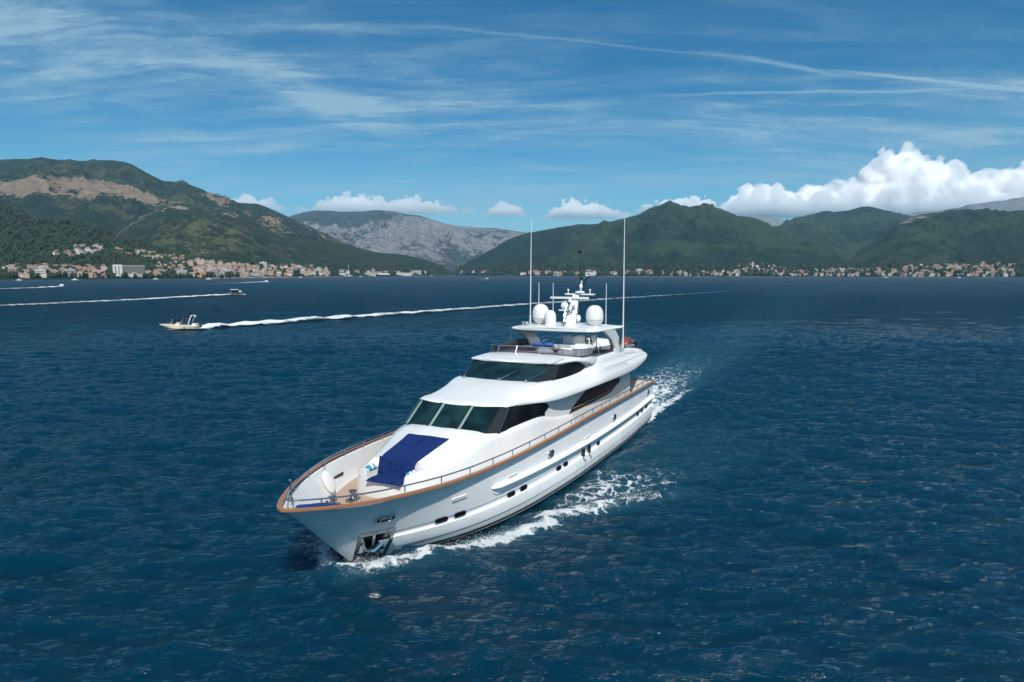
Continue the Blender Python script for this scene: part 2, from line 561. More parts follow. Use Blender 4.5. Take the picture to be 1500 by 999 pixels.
def rounded(w, h, r, n=5):
    pts = []
    for cx, cy, a0 in ((w - r, h - r, 0), (-w + r, h - r, 90), (-w + r, -h + r, 180), (w - r, -h + r, 270)):
        for i in range(n + 1):
            a = math.radians(a0 + 90 * i / n)
            pts.append((cx + r * math.cos(a), cy + r * math.sin(a)))
    return pts
def on_hull(name, x, z, w, h, r, mats, side=1, depth=0.03, frame=0.03, shear=0.0, roll=0.0, off=0.0, tilt=0.0):
    """oval fitting on the hull side: raised rim and a sunk face"""
    p, tx, tz, n = hull_frame(x, z, off)
    o = MB()
    out, inn = rounded(w, h, r), rounded(w - frame, h - frame, max(0.01, r - frame))
    def P(a, b, d):
        a2 = a + shear * b
        q = p + tx * a2 + tz * (b + tilt * a) + n * d
        return (q.x, side * q.y, q.z)
    m = len(out)
    V = [P(a, b, -0.02) for a, b in out] + [P(a, b, depth) for a, b in out] + [P(a, b, depth) for a, b in inn] + [P(a, b, 0.004) for a, b in inn]
    F = []
    for k in range(3):
        F += [(k * m + i, k * m + (i + 1) % m, (k + 1) * m + (i + 1) % m, (k + 1) * m + i) for i in range(m)]
    o.add(V, F, 0)
    o.add(V[3 * m:], [tuple(range(m))], 1)
    return o.build(name, mats, hull, angle=30)

for side in (1, -1):
    for x, z, w in ((29.9, 1.27, 0.32), (29.0, 1.27, 0.32), (25.67, 1.22, 0.30), (24.62, 1.22, 0.30), (20.95, 1.22, 0.26), (20.1, 1.22, 0.26), (15.19, 1.22, 0.22), (6.3, 1.26, 0.24), (4.99, 1.26, 0.24), (3.4, 1.27, 0.24)):
        ph = on_hull('porthole', x, z, w, 0.125, 0.12, [black, glass_side], side, 0.035, 0.035, shear=0.5)
    for x, z in ((32.49, 2.06),):
        on_hull('fairlead', x, z, 0.40, 0.15, 0.14, [steel, black], side, 0.07, 0.05)
    for x, z in ((22.0, 2.21), (12.27, 2.19), (3.3, 2.31)):
        on_hull('fairlead', x, z, 0.30, 0.17, 0.15, [steel, black], side, 0.07, 0.06)
    for x, z in ((29.37, 2.09), (25.77, 2.09), (17.05, 1.98)):
        on_hull('hull_light', x, z, 0.40, 0.055, 0.05, [gel, gel], side, 0.04, 0.02)
    for x in (17.75, 16.85):
        on_hull('exhaust_vent', x, 1.18, 0.10, 0.30, 0.09, [black, black], side, 0.12, 0.03)
        o = MB()
        q = [hull_frame(x - 0.10 * k, 0.98 - 0.10 * k, 0.10)[0] for k in range(4)]
        o.tube([(p.x, side * p.y, p.z) for p in q], [0.05, 0.055, 0.05, 0.03], 8)
        o.build('exhaust_lip', gel, hull)

# stainless bollard bars inside the fairleads
for x, z, w in ((32.49, 2.06, 0.40), (22.0, 2.21, 0.30), (12.27, 2.19, 0.30), (3.3, 2.31, 0.30)):
    o = MB()
    for dx in (-0.42, 0.42):
        p, tx, tz, n = hull_frame(x + dx * w, z, 0.03)
        o.tube([tuple(p - tz * 0.10), tuple(p + tz * 0.10)], 0.035, 8)
    p, tx, tz, n = hull_frame(x, z, 0.03)
    o.tube([tuple(p - tx * w * 0.4), tuple(p + tx * w * 0.4)], 0.03, 8)
    o.build('fairlead_roller', steel, hull)

# anchor pocket: polished frame, sunk steel box and the anchor in it
for side in (1, -1):
    def HP(x, z, d):
        p, tx, tz, n = hull_frame(x, z)
        ex = 0.085 * (1 - float(sstep(z, 0.98, 1.10))) * float(sstep(xstem(max(z, 0)) - x, 0.5, 2.4)) + 0.012
        q = Vector((x, hb(x, z) + ex, z)) + Vector((0, 1, 0)) * d
        return (q.x, side * q.y, q.z)
    def edge(P, m=8):
        out = []
        for i in range(4):
            (x1, z1), (x2, z2) = P[i], P[(i + 1) % 4]
            out += [(x1 + (x2 - x1) * k / m, z1 + (z2 - z1) * k / m) for k in range(m)]
        return out
    cx, cz = sum(p[0] for p in PK) / 4, sum(p[1] for p in PK) / 4
    def sc(f):
        return edge([(cx + (x - cx) * f, cz + (z - cz) * f) for x, z in PK])
    o = MB()
    E0, E1, E2 = sc(1.05), sc(0.84), sc(0.80)
    ring = [[HP(x, z, -0.02) for x, z in E0], [HP(x, z, 0.012) for x, z in E0], [HP(x, z, 0.012) for x, z in E1], [HP(x, z, -0.10) for x, z in E1], [(x, side * max(0.02, hb(x, z) - 0.55), z) for x, z in E2]]
    o.grid(ring, cv=True)
    o.add(ring[-1], [tuple(range(len(E2)))])
    pocket = o.build('anchor_pocket', steel_dull, hull, angle=30)
    o = MB()
    def AP(x, z, d):
        return (x, side * (hb(x, z) + d), z)
    o.tube([AP(32.3, 1.30, -0.25), AP(32.15, 0.75, -0.10)], 0.07, 8)
    o.tube([AP(32.62, 0.95, -0.10), AP(32.40, 0.62, -0.02), AP(32.1, 0.52, 0.02), AP(31.9, 0.75, -0.05), AP(31.85, 1.0, -0.12)], [0.05, 0.10, 0.13, 0.10, 0.04], 8)
    o.add([AP(32.65, 1.2, -0.2), AP(32.3, 0.55, 0.0), AP(32.55, 0.5, -0.02), AP(32.75, 0.8, -0.15)], [(0, 1, 2, 3)])
    o.add([AP(31.85, 1.1, -0.2), AP(32.15, 0.55, 0.0), AP(31.95, 0.45, 0.0), AP(31.8, 0.7, -0.12)], [(0, 1, 2, 3)])
    o.build('anchor', steel, hull, angle=40)

# ---- bulwark inner skin, decks, cap rail
zdeck = 1.90
bx = np.concatenate([np.linspace(35.45, 34, 16), np.linspace(33.8, X0 + 0.12, 90)])
for side in (1, -1):
    mb = MB()
    G = []
    for x in bx:
        b = float(bcap(x))
        zc = zcap(x)
        yi = max(0.0, b - 0.20)
        zb_ = max(zdeck, (x + 0.30 - 32.45) / 1.06)
        yd = max(0.0, min(hb(x, zb_) - 0.10, yi))
        zb_ = min(zb_, zc - 0.1)
        G.append([(x, side * yi, zc - 0.02), (x, side * (yi * 0.5 + yd * 0.5 + 0.0), (zc + zb_) / 2), (x, side * (yd), zb_ + 0.04), (x, side * max(0, yd - 0.05), zb_ - 0.01)])
    mb.grid(G)
    if side == 1:
        x = X0 + 0.12
        mb.add([(x, -3.45, zdeck - 0.01), (x, 3.45, zdeck - 0.01), (x, 3.45, zcap(x) - 0.02), (x, -3.45, zcap(x) - 0.02)], [(0, 1, 2, 3)])
    mb.build('bulwark', gel, yacht)
mb = MB()
G = []
for x in bx:
    zb_ = max(zdeck, (x + 0.30 - 32.45) / 1.06)
    y = max(0.0, min(hb(x, zb_) - 0.10, float(bcap(x)) - 0.2))
    zb_ = min(zb_, zcap(min(x, 35.8)) - 0.1)
    G.append([(x, y * t, zb_) for t in (-1, -0.5, 0, 0.5, 1)])
mb.grid(G)
deck = mb.build('deck', teak, yacht)
mb = MB()
cx = np.concatenate([[35.87, 35.84, 35.76, 35.6], np.linspace(35.35, 33.5, 14), np.linspace(33.2, X0 - 0.05, 80)])
path = [(x, float(bcap(x)), zcap(x)) for x in cx]
loop = path[::-1] + [(x, -y, z) for x, y, z in path[1:]]
loop = loop + []
def cap_sweep(loop, w_in, w_out, h, lift=0.0, closed=True):
    L = [Vector(p) for p in loop]
    n = len(L)
    R = []
    for i in range(n):
        a, b = (L[i - 1], L[(i + 1) % n]) if closed else (L[max(i - 1, 0)], L[min(i + 1, n - 1)])
        t = (b - a)
        t.z = 0
        t.normalize()
        o = Vector((t.y, -t.x, 0))   # outward for a loop running bow-wards on port
        p = L[i] + Vector((0, 0, lift))
        R.append([p + o * w_out + Vector((0, 0, -h * .5)), p + o * (w_out + .015), p + o * w_out + Vector((0, 0, h * .45)), p + o * (w_out - .03) + Vector((0, 0, h * .6)),
                  p - o * (w_in - .03) + Vector((0, 0, h * .6)), p - o * w_in + Vector((0, 0, h * .45)), p - o * w_in + Vector((0, 0, -h * .5))])
    return [[tuple(q) for q in r] for r in R]
mb = MB()
mb.grid(cap_sweep(loop, -0.22, 0.0 - 0.03, 0.09) if False else cap_sweep([(x, y, z) for x, y, z in loop], 0.165, 0.02, 0.07), cu=True, cv=True)
cap_rail = mb.build('cap_rail', varnish, yacht, angle=40)

# handrail on the cap
mb = MB()
hx = np.concatenate([[35.55, 35.4, 35.2], np.linspace(34.9, 33.0, 14), np.linspace(32.6, 2.2, 70)])
def rail_pt(x, side, dz):
    return (x, side * max(0.0, float(bcap(min(x + 0.12, 35.8))) - 0.10), zcap(x) + dz)
port = [rail_pt(x, 1, 0.26) for x in hx]
lp = port[::-1] + [(35.66, 0.0, zcap(35.6) + 0.26)] + [rail_pt(x, -1, 0.26) for x in hx]
mb.tube(lp, 0.030, 8)
handrail = mb.build('handrail', steel, yacht)
o = MB()
for x in np.concatenate([[34.9, 33.9], np.arange(32.2, 2.0, -1.62)]):
    for s in (1, -1):
        a = rail_pt(float(x), s, 0.03)
        b = rail_pt(float(x), s, 0.26)
        st = MB()
        st.tube([a, b], 0.024, 6)
        st.build('stanchion', steel, handrail)
mb = MB()
mb.tube([(35.35, -0.12, 3.25), (35.45, -0.10, 4.05)], 0.022, 8)
mb.ball((35.455, -0.10, 4.08), 0.05, 8)
mb.tube([(35.35, -0.12, 3.22), (35.38, -0.115, 3.45)], 0.05, 8)
mb.build('jackstaff', steel, yacht)

# foredeck gear
for (x, y) in ((31.05, -1.05), (32.0, -1.3)):
    mb = MB()
    mb.box((x - .28, y - .16, zdeck), (x + .28, y + .16, zdeck + .10))
    mb.lathe([(0.0, .12), (.17, .12), (.10, .20), (.09, .30), (.17, .37), (.17, .42), (0, .43)], (x, y, zdeck), 16)
    mb.tube([(x - .25, y, zdeck + .2), (x + .05, y + .02, zdeck + .24)], .05, 8)
    mb.build('windlass', steel_dull, yacht)
for (x, y) in ((32.95, -1.35), (33.1, 0.9), (32.5, -1.05)):
    mb = MB()
    mb.tube([(x, y - .08, zdeck), (x, y - .08, zdeck + .42)], .06, 8)
    mb.tube([(x, y + .12, zdeck), (x, y + .12, zdeck + .42)], .06, 8)
    mb.tube([(x, y - .22, zdeck + .30), (x, y + .26, zdeck + .30)], .035, 8)
    mb.build('mooring_bitt', steel_dull, yacht)
mb = MB()
mb.slab(rounded(0.42, 0.05, 0.04), 0.02, 'y', 0, 0)
vent = mb.build('bulwark_vent', black, yacht)
_x, _z = 29.95, 2.42
_y = -(float(bcap(_x)) - 0.2) * 0.45 - (hb(_x, zdeck) - 0.1) * 0.55
vent.location = (_x, _y + 0.03, _z)
vent.rotation_euler = (0, 0, math.atan2(-(float(bcap(_x + .3)) - float(bcap(_x - .3))), 0.6))
# ---- coachroof
cw = pc([(30.30, 1.52), (29.7, 1.66), (28.5, 2.02), (27, 2.30), (25.7, 2.45), (24, 2.80), (22, 3.0), (20, 3.03), (18, 3.02), (16.8, 2.99)])
czt = pc([(30.30, 2.98), (29.5, 3.22), (27.1, 3.74), (25.9, 3.95), (24, 3.97), (21.9, 3.9), (16.8, 3.9)])
cze = pc([(30.30, 2.88), (29.5, 3.05), (28.2, 3.25), (27.1, 3.50), (25.7, 3.72), (24, 3.80), (21.8, 3.84), (20.6, 3.68), (19.5, 3.46), (17.2, 3.2), (16.8, 3.15)])
NX0, NX1, NW = 30.36, 29.42, 0.93
mb = MB()
G = []
sx = np.concatenate([[30.40], np.linspace(30.36, 29.46, 10), [29.40], np.linspace(29.2, 16.8, 50)])
for x in sx:
    w, zt, ze = cw(x), czt(x), cze(x)
    notch = x > 29.43
    zn = 2.58 if notch else zt + 0.01
    front = x > 30.38
    bow = 0.42 * (1 if x > 29 else max(0.0, (x - 26) / 3.0))
    half = [(0, zn), (0.5, zn), (0.91, zn), (0.95, min(zt, 2.96) if notch else zt), (0.95 + (w - 0.95) * 0.55, zt - 0.25 * (zt - ze)), (w - 0.10, ze + 0.02), (w, ze - 0.10), (w + 0.06, ze - 0.25), (w + 0.16, 2.45), (w + 0.22, zdeck + .12), (w + 0.26, zdeck)]
    if front:
        half = [(y * 0.97, min(z, 2.58) if y < 0.92 else min(z, 2.86)) for y, z in half]
    line = [(x - bow * (y / 1.7) ** 2, -y, z) for y, z in reversed(half[1:])] + [(x - bow * (y / 1.7) ** 2, y, z) for y, z in half]
    G.append(line)
mb.grid(G)
# front face
F0 = G[0]
mb.grid([F0, [(p[0] + 0.05, p[1], zdeck) for p in F0]])
coachroof = mb.build('coachroof', gel, yacht, angle=42)
for s in (1, -1):
    mb = MB()
    pts = []
    for x in np.linspace(28.35, 27.5, 6):
        pts.append((x - 0.42 * max(0, (x - 26) / 3.0) * ((cw(x) + .12) / 1.7) ** 2, s * (cw(x) + 0.125), 2.72))
    mb.tube(pts, 0.02, 6)
    mb.build('side_groove', rubber, coachroof)
    mb = MB()
    mb.lathe([(0, .05), (.07, .05), (.08, 0)], (25.95, s * 1.75, 3.80), 12)
    mb.build('deck_fitting', black, coachroof)
# ---- deckhouse wall
mb = MB()
G = []
for x, y in ((20.6, 2.90), (20, 2.93), (12, 2.95), (6, 2.93), (4.95, 2.90)):
    G.append([(x, y, zdeck), (x, y, 4.56)])
G2 = [[(p[0], -p[1], p[2]) for p in l] for l in reversed(G)]
mb.grid(G + G2)
deckhouse = mb.build('deckhouse', gel, yacht)
SWIN = [(17.24, 3.26), (16.75, 3.45), (16.05, 3.70), (15.2, 3.95), (14.3, 4.18), (13.3, 4.34), (12.2, 4.42), (7.75, 4.42), (7.75, 3.66), (8.3, 3.60), (8.9, 3.46), (9.5, 3.30), (10.3, 3.22), (13, 3.20)]
for s in (1, -1):
    mb = MB()
    mb.slab([(x, z) for x, z in SWIN], 0.04 * s, 'y', s * 2.935)
    win = mb.build('saloon_window', glass_side, deckhouse, angle=20)
    mb = MB()
    mb.tube([(16.9, s * 3.06, 3.47), (10.2, s * 3.06, 3.44)], 0.028, 8, 0)
    for x in np.linspace(16.6, 10.5, 6):
        mb.tube([(x, s * 3.06, 3.46), (x, s * 2.96, 3.38)], 0.014, 6, 1)
    mb.build('side_handrail', [varnish, steel], deckhouse)
# aft bulkhead with dark doors
mb = MB()
mb.box((4.9, -1.6, zdeck + .05), (4.94, 1.6, 4.1))
mb.build('saloon_door', glass_side, deckhouse)

# ---- windscreens: bands between a lower and an upper curve
def band(name, B, T, m, parent, sub=10):
    mb = MB()
    rowsB, rowsT = [], []
    for a, b, c, d in zip(B[:-1], B[1:], T[:-1], T[1:]):
        for i in range(sub):
            t = i / sub
            rowsB.append(Vector(a).lerp(Vector(b), t))
            rowsT.append(Vector(c).lerp(Vector(d), t))
    rowsB.append(Vector(B[-1]))
    rowsT.append(Vector(T[-1]))
    G = [[tuple(b), tuple(b.lerp(t, .5)), tuple(t)] for b, t in zip(rowsB, rowsT)]
    mb.grid(G)
    return mb.build(name, m, parent, angle=25)
def strip(name, b, t, wid, m, parent, out=(0.03, 0, 0.02), thick=0.02):
    """flat bar lying on a raked window between a foot point and a head point"""
    b, t, o = Vector(b), Vector(t), Vector(out)
    d = (t - b).normalized()
    side = d.cross(o.normalized()).normalized() * wid / 2
    n = o.normalized() * thick
    b, t = b + o, t + o
    V = [b - side, b + side, t + side, t - side]
    W = [v - n for v in V]
    mb = MB()
    mb.add([tuple(v) for v in V + W], [(0, 1, 2, 3), (7, 6, 5, 4), (0, 4, 5, 1), (1, 5, 6, 2), (2, 6, 7, 3), (3, 7, 4, 0)])
    return mb.build(name, m, parent)
def mirror(P):
    return [(x, -y, z) for x, y, z in reversed(P)]
LB = [(26.02, 0, 3.93), (25.97, 0.78, 3.92), (25.66, 2.16, 3.86)]
LT = [(24.68, 0, 4.82), (24.63, 0.80, 4.80), (24.30, 2.20, 4.74)]
fr = band('windscreen', mirror(LB[1:]) + LB, mirror(LT[1:]) + LT, glass_dark, yacht)
lower_ws = fr
LSB = [(25.66, 2.16, 3.86), (25.12, 2.55, 3.79), (24.3, 2.66, 3.77), (23.2, 2.76, 3.78), (22.0, 2.86, 3.83), (21.2, 2.92, 3.90), (20.55, 2.955, 4.02), (20.25, 2.965, 4.14)]
LST = [(24.30, 2.20, 4.74), (23.95, 2.48, 4.72), (23.4, 2.58, 4.70), (22.6, 2.70, 4.68), (21.8, 2.80, 4.62), (21.0, 2.90, 4.50), (20.5, 2.95, 4.38), (20.25, 2.965, 4.24)]
for s in (1, -1):
    f = lambda P: [(x, s * y, z) for x, y, z in P]
    band('corner_pillar', f(LSB[:2]), f(LST[:2]), mullion_m, lower_ws)
    band('side_window', f(LSB[1:]), f(LST[1:]), glass_side, lower_ws)
    strip('mullion', (25.97, s * 0.78, 3.93), (24.63, s * 0.80, 4.81), 0.07, mullion_m, lower_ws)
    strip('mullion', (25.66, s * 2.16, 3.86), (24.30, s * 2.20, 4.75), 0.05, mullion_m, lower_ws)
    strip('mullion', (25.12, s * 2.55, 3.79), (23.95, s * 2.48, 4.72), 0.05, steel_dull, lower_ws, out=(0.02, s * 0.025, 0.01))
for y, dy in ((-0.78, 0.13), (0.78, 0.13)):
    strip('interior_post', (25.93, y + dy + .02, 3.96), (24.62, y + dy + .02, 4.80), 0.13, post_m, lower_ws, out=(0.022, 0, 0.018), thick=0.012)
strip('interior_post', (25.68, -2.08, 3.88), (24.32, -2.12, 4.74), 0.10, post_m, lower_ws, out=(0.022, 0, 0.018), thick=0.012)
# ---- upper deck: roof over the lower windscreen, brow, fascia and flybridge coaming in one sweep
wl = pc([(24.75, 2.42), (24.4, 2.54), (24.0, 2.62), (22.8, 2.86), (21, 3.12), (18.8, 3.42), (14, 3.72), (10, 3.82), (7.6, 3.78), (4, 3.62), (2, 3.35), (1.3, 2.9)])
zl = pc([(24.75, 4.75), (24, 4.70), (22.8, 4.60), (21, 4.49), (18.8, 4.46), (14, 4.47), (7.6, 4.44), (4, 4.62), (2, 4.84), (1.3, 5.0)])
zt = pc([(24.75, 4.80), (24.6, 4.88), (24.2, 4.95), (20.5, 5.39), (20, 5.41), (15, 5.42), (1.3, 5.2)])
ysh = pc([(24.75, 2.32), (24, 2.15), (20, 2.62), (14.5, 2.78), (12.5, 2.95), (10, 3.02), (4, 3.02), (2, 2.85), (1.3, 2.5)])
zsh = pc([(24.75, 4.79), (24.2, 4.89), (22, 5.12), (20, 5.33), (16, 5.36), (14.8, 5.42), (14.0, 5.62), (13.0, 5.92), (12, 6.04), (10, 6.0), (7, 5.90), (4.6, 5.68), (2.7, 5.42), (1.8, 5.30), (1.3, 5.18)])
mb = MB()
G = []
for s_ in np.concatenate([[24.75, 24.68, 24.55, 24.35], np.linspace(24.1, 1.5, 90), [1.38, 1.3]]):
    w, z_l, z_t, y_s, z_s = wl(s_), zl(s_), zt(s_), ysh(s_), zsh(s_)
    c = 0.68 * float(sstep(s_, 19.5, 23.5))
    k = float(sstep(s_, 15.2, 13.6)) if False else float(1 - sstep(s_, 13.6, 15.2))
    dz = z_s - z_l
    p1 = (y_s * 0.6 * (1 - k) + (y_s - 0.2) * k, (z_t - 0.015) * (1 - k) + 5.3 * k)
    p2 = ((y_s - 0.22) * (1 - k) + (y_s - 0.17) * k, (z_s + (z_t - z_s) * 0.45) * (1 - k) + (z_s - 0.02) * k)
    rimw = min(0.10, 0.5 * dz)
    ins = 0.075 * float(1 - sstep(s_, 12, 17))
    half = [(0, z_t if k < 0.5 else 5.3), p1, p2, (y_s, z_s),
            (y_s + 0.10 * (w - y_s), z_s - 0.06 * dz),
            (y_s + 0.33 * (w - y_s), z_s - 0.26 * dz),
            (y_s + 0.42 * (w - y_s) - ins, z_s - 0.30 * dz),
            (y_s + 0.66 * (w - y_s), z_s - 0.48 * dz),
            (y_s + 0.74 * (w - y_s) - ins, z_s - 0.52 * dz),
            (y_s + 0.92 * (w - y_s), z_s - 0.70 * dz),
            (w, z_l + min(0.10, dz * .4)), (w - 0.01, z_l + 0.02), (w - 0.05, z_l), (min(w - .1, 2.4), z_l + 0.01), (0, z_l + 0.01)]
    G.append([(s_ - c * (y / 2.5) ** 2, y, z) for y, z in half] + [(s_ - c * (y / 2.5) ** 2, -y, z) for y, z in reversed(half[1:-1])])
mb.grid(G, cv=True)
mb.add(G[0], [tuple(range(len(G[0])))])
mb.add(G[-1], [tuple(reversed(range(len(G[-1]))))])
upper_deck = mb.build('upper_deck', gel, yacht, angle=50)
# ---- upper windscreen
UB = [(20.48, 0, 5.40), (20.43, 0.85, 5.40), (20.12, 2.30, 5.38)]
UT = [(18.95, 0, 6.14), (18.90, 0.87, 6.14), (18.58, 2.33, 6.10)]
upper_ws = band('pilothouse_windscreen', mirror(UB[1:]) + UB, mirror(UT[1:]) + UT, glass_dark, yacht)
USB = [(20.12, 2.30, 5.38), (19.15, 2.68, 5.20), (18.2, 2.76, 5.17), (17.2, 2.80, 5.18), (16.2, 2.82, 5.22), (15.4, 2.84, 5.30), (14.75, 2.86, 5.42), (14.45, 2.87, 5.54)]
UST = [(18.58, 2.33, 6.10), (18.05, 2.62, 6.06), (17.6, 2.70, 6.03), (17.0, 2.76, 5.99), (16.3, 2.80, 5.93), (15.5, 2.83, 5.83), (14.8, 2.86, 5.70), (14.45, 2.87, 5.60)]
for s in (1, -1):
    f = lambda P: [(x, s * y, z) for x, y, z in P]
    band('corner_pillar', f(USB[:2]), f(UST[:2]), mullion_m, upper_ws)
    band('side_window', f(USB[1:]), f(UST[1:]), glass_side, upper_ws)
    strip('mullion', (20.43, s * 0.85, 5.41), (18.90, s * 0.87, 6.14), 0.05, mullion_m, upper_ws)
    strip('mullion', (20.12, s * 2.30, 5.38), (18.58, s * 2.33, 6.10), 0.04, steel_dull, upper_ws)
    strip('mullion', (19.15, s * 2.68, 5.21), (18.05, s * 2.62, 6.06), 0.04, steel_dull, upper_ws, out=(0.02, s * 0.025, 0.01))
for yb, yt in ((-1.95, -2.15), (0.25, 1.15), (1.75, 2.6)):
    mb = MB()
    mb.tube([(20.62 - 0.05 * yb * yb, yb, 5.44), (20.3 - .05 * yb * yb, yb * .7 + yt * .3, 5.60), (19.75 - .06 * yt * yt, yt * .8 + yb * .2, 5.86)], 0.03, 6)
    mb.ball((20.6 - 0.05 * yb * yb, yb, 5.46), 0.07, 8)
    mb.build('wiper', steel, upper_ws)
# inside wall behind the upper side glass
mb = MB()
G = [[(x, y, 5.0), (x, y, 6.1)] for x, y in ((14.9, 2.80), (14.4, 2.84), (13.2, 2.9))]
mb.grid(G)
mb.build('pilothouse_wall', gel, yacht)
mb = MB()
mb.grid([[(p[0], -p[1], p[2]) for p in l] for l in G])
mb.build('pilothouse_wall', gel, yacht)
# ---- upper roof with its eyebrow
rw = pc([(18.98, 2.45), (18.7, 2.62), (17, 2.86), (15.5, 3.05), (14, 3.14), (13, 3.10), (12, 3.0), (9.5, 2.9)])
rz = pc([(18.98, 6.13), (18.4, 6.08), (16.5, 6.04), (15.3, 5.90), (14.2, 5.70), (13.4, 5.56), (12.6, 5.5), (9.5, 5.5)])
rt = pc([(18.98, 6.17), (18.8, 6.25), (18.3, 6.32), (17, 6.42), (15.5, 6.42), (9.5, 6.3)])
rs = pc([(18.98, 6.16), (18.6, 6.19), (16.5, 6.24), (15.5, 6.22), (14, 6.14), (12, 6.06), (9.5, 5.98)])
mb = MB()
G = []
for s_ in np.concatenate([[18.98, 18.92, 18.8, 18.6], np.linspace(18.4, 12.2, 36)]):
    c = 0.36 * float(sstep(s_, 15.5, 18.2))
    w, z0, z1, z2 = rw(s_), rz(s_), rt(s_), rs(s_)
    flo = float(1 - sstep(s_, 14.9, 15.4))
    half = [(0, z1 * (1 - flo) + 5.78 * flo), (1.5, (z1 - 0.05) * (1 - flo) + 5.78 * flo), (2.55, (z2 + 0.05) * (1 - flo) + 5.78 * flo), (w - 0.30, z2 + 0.02), (w - 0.12, z2 - 0.02), (w - 0.02, z0 + 0.42 * (z2 - z0)), (w, z0 + 0.06), (w - 0.03, z0), (w - 0.4, z0 + 0.0), (0, z0)]
    G.append([(s_ - c * (y / 2.5) ** 2, y, z) for y, z in half] + [(s_ - c * (y / 2.5) ** 2, -y, z) for y, z in reversed(half[1:-1])])
mb.grid(G, cv=True)
mb.add(G[0], [tuple(range(len(G[0])))])
mb.add(G[-1], [tuple(reversed(range(len(G[-1]))))])
roof = mb.build('pilothouse_roof', gel, yacht, angle=50)
# flybridge floor
mb = MB()
mb.box((2.2, -2.95, 5.18), (12.4, 2.95, 5.30))
mb.build('flybridge_deck', teak, yacht)
# ---- flybridge screen
FS = [(9.3, 3.06, 5.98), (11.5, 3.08, 6.05), (13.6, 3.06, 6.15), (14.9, 3.03, 6.22), (15.5, 2.95, 6.24), (15.95, 2.6, 6.27), (16.25, 1.9, 6.32), (16.45, 1.0, 6.37), (16.52, 0, 6.38)]
FS = FS + [(x, -y, z) for x, y, z in reversed(FS[:-1])]
H = 0.42
fly = MB()
sub = []
for a, b in zip(FS[:-1], FS[1:]):
    for t in np.linspace(0, 1, 5)[:-1]:
        sub.append(Vector(a).lerp(Vector(b), float(t)))
sub.append(Vector(FS[-1]))
def lean(p, h):
    k = float(sstep(p.x, 14.5, 16.3))
    return Vector((p.x - 0.22 * h / H * k, p.y * (1 - 0.02 * h / H), p.z - 0.02 + h))
fly.grid([[tuple(lean(p, 0)), tuple(lean(p, H / 2)), tuple(lean(p, H))] for p in sub])
flyscreen = fly.build('flybridge_screen', smoked, yacht, fixn=False)
mb = MB()
mb.tube([tuple(lean(p, H)) for p in sub], 0.022, 8)
mb.build('screen_rail', steel, flyscreen)
mb = MB()
mb.tube([tuple(lean(p, 0.02)) for p in sub], 0.03, 6)
mb.build('screen_seal', rubber, flyscreen)
for i in (0, 6, 12, 17, 23, 29, len(sub) - 30, len(sub) - 24, len(sub) - 18, len(sub) - 13, len(sub) - 7, len(sub) - 1):
    p = sub[i]
    mb = MB()
    mb.tube([tuple(lean(p, 0)), tuple(lean(p, H))], 0.026, 6)
    mb.build('screen_post', steel, flyscreen)
# ---- hardtop
mb = MB()
hwid = pc([(12.95, 2.2), (12.85, 2.62), (12.65, 2.92), (12.2, 3.02), (9.4, 3.22), (9.0, 3.34), (8.6, 3.36), (8.45, 3.3)])
G = []
for x in [12.95, 12.9, 12.8, 12.6, 12.3, 11.5, 10.5, 9.6, 9.2, 8.9, 8.6, 8.45, 8.4]:
    w = hwid(x)
    e = 0.0 if 8.5 < x < 12.7 else (0.05 if x < 8.5 else 0.03 * (x - 12.7) / 0.25)
    zb, z1 = 7.33 + e, 7.50 - e
    half = [(0, z1 + 0.12 - e), (1.4, z1 + 0.10 - e), (2.3, z1 + 0.05 - e * .5), (w - 0.12, z1), (w - 0.02, z1 - 0.06 + e * .5), (w, (zb + z1) / 2 - 0.02), (w - 0.05, zb + 0.01), (w - 0.3, zb), (0, zb)]
    cx_ = 0.10 if x > 12 else 0.0
    G.append([(x - cx_ * (y / 2.9) ** 2, y, z) for y, z in half] + [(x - cx_ * (y / 2.9) ** 2, -y, z) for y, z in reversed(half[1:-1])])
mb.grid(G, cv=True)
mb.add(G[0], [tuple(range(len(G[0])))])
mb.add(G[-1], [tuple(reversed(range(len(G[-1]))))])
hardtop = mb.build('hardtop', gel, yacht, angle=50)
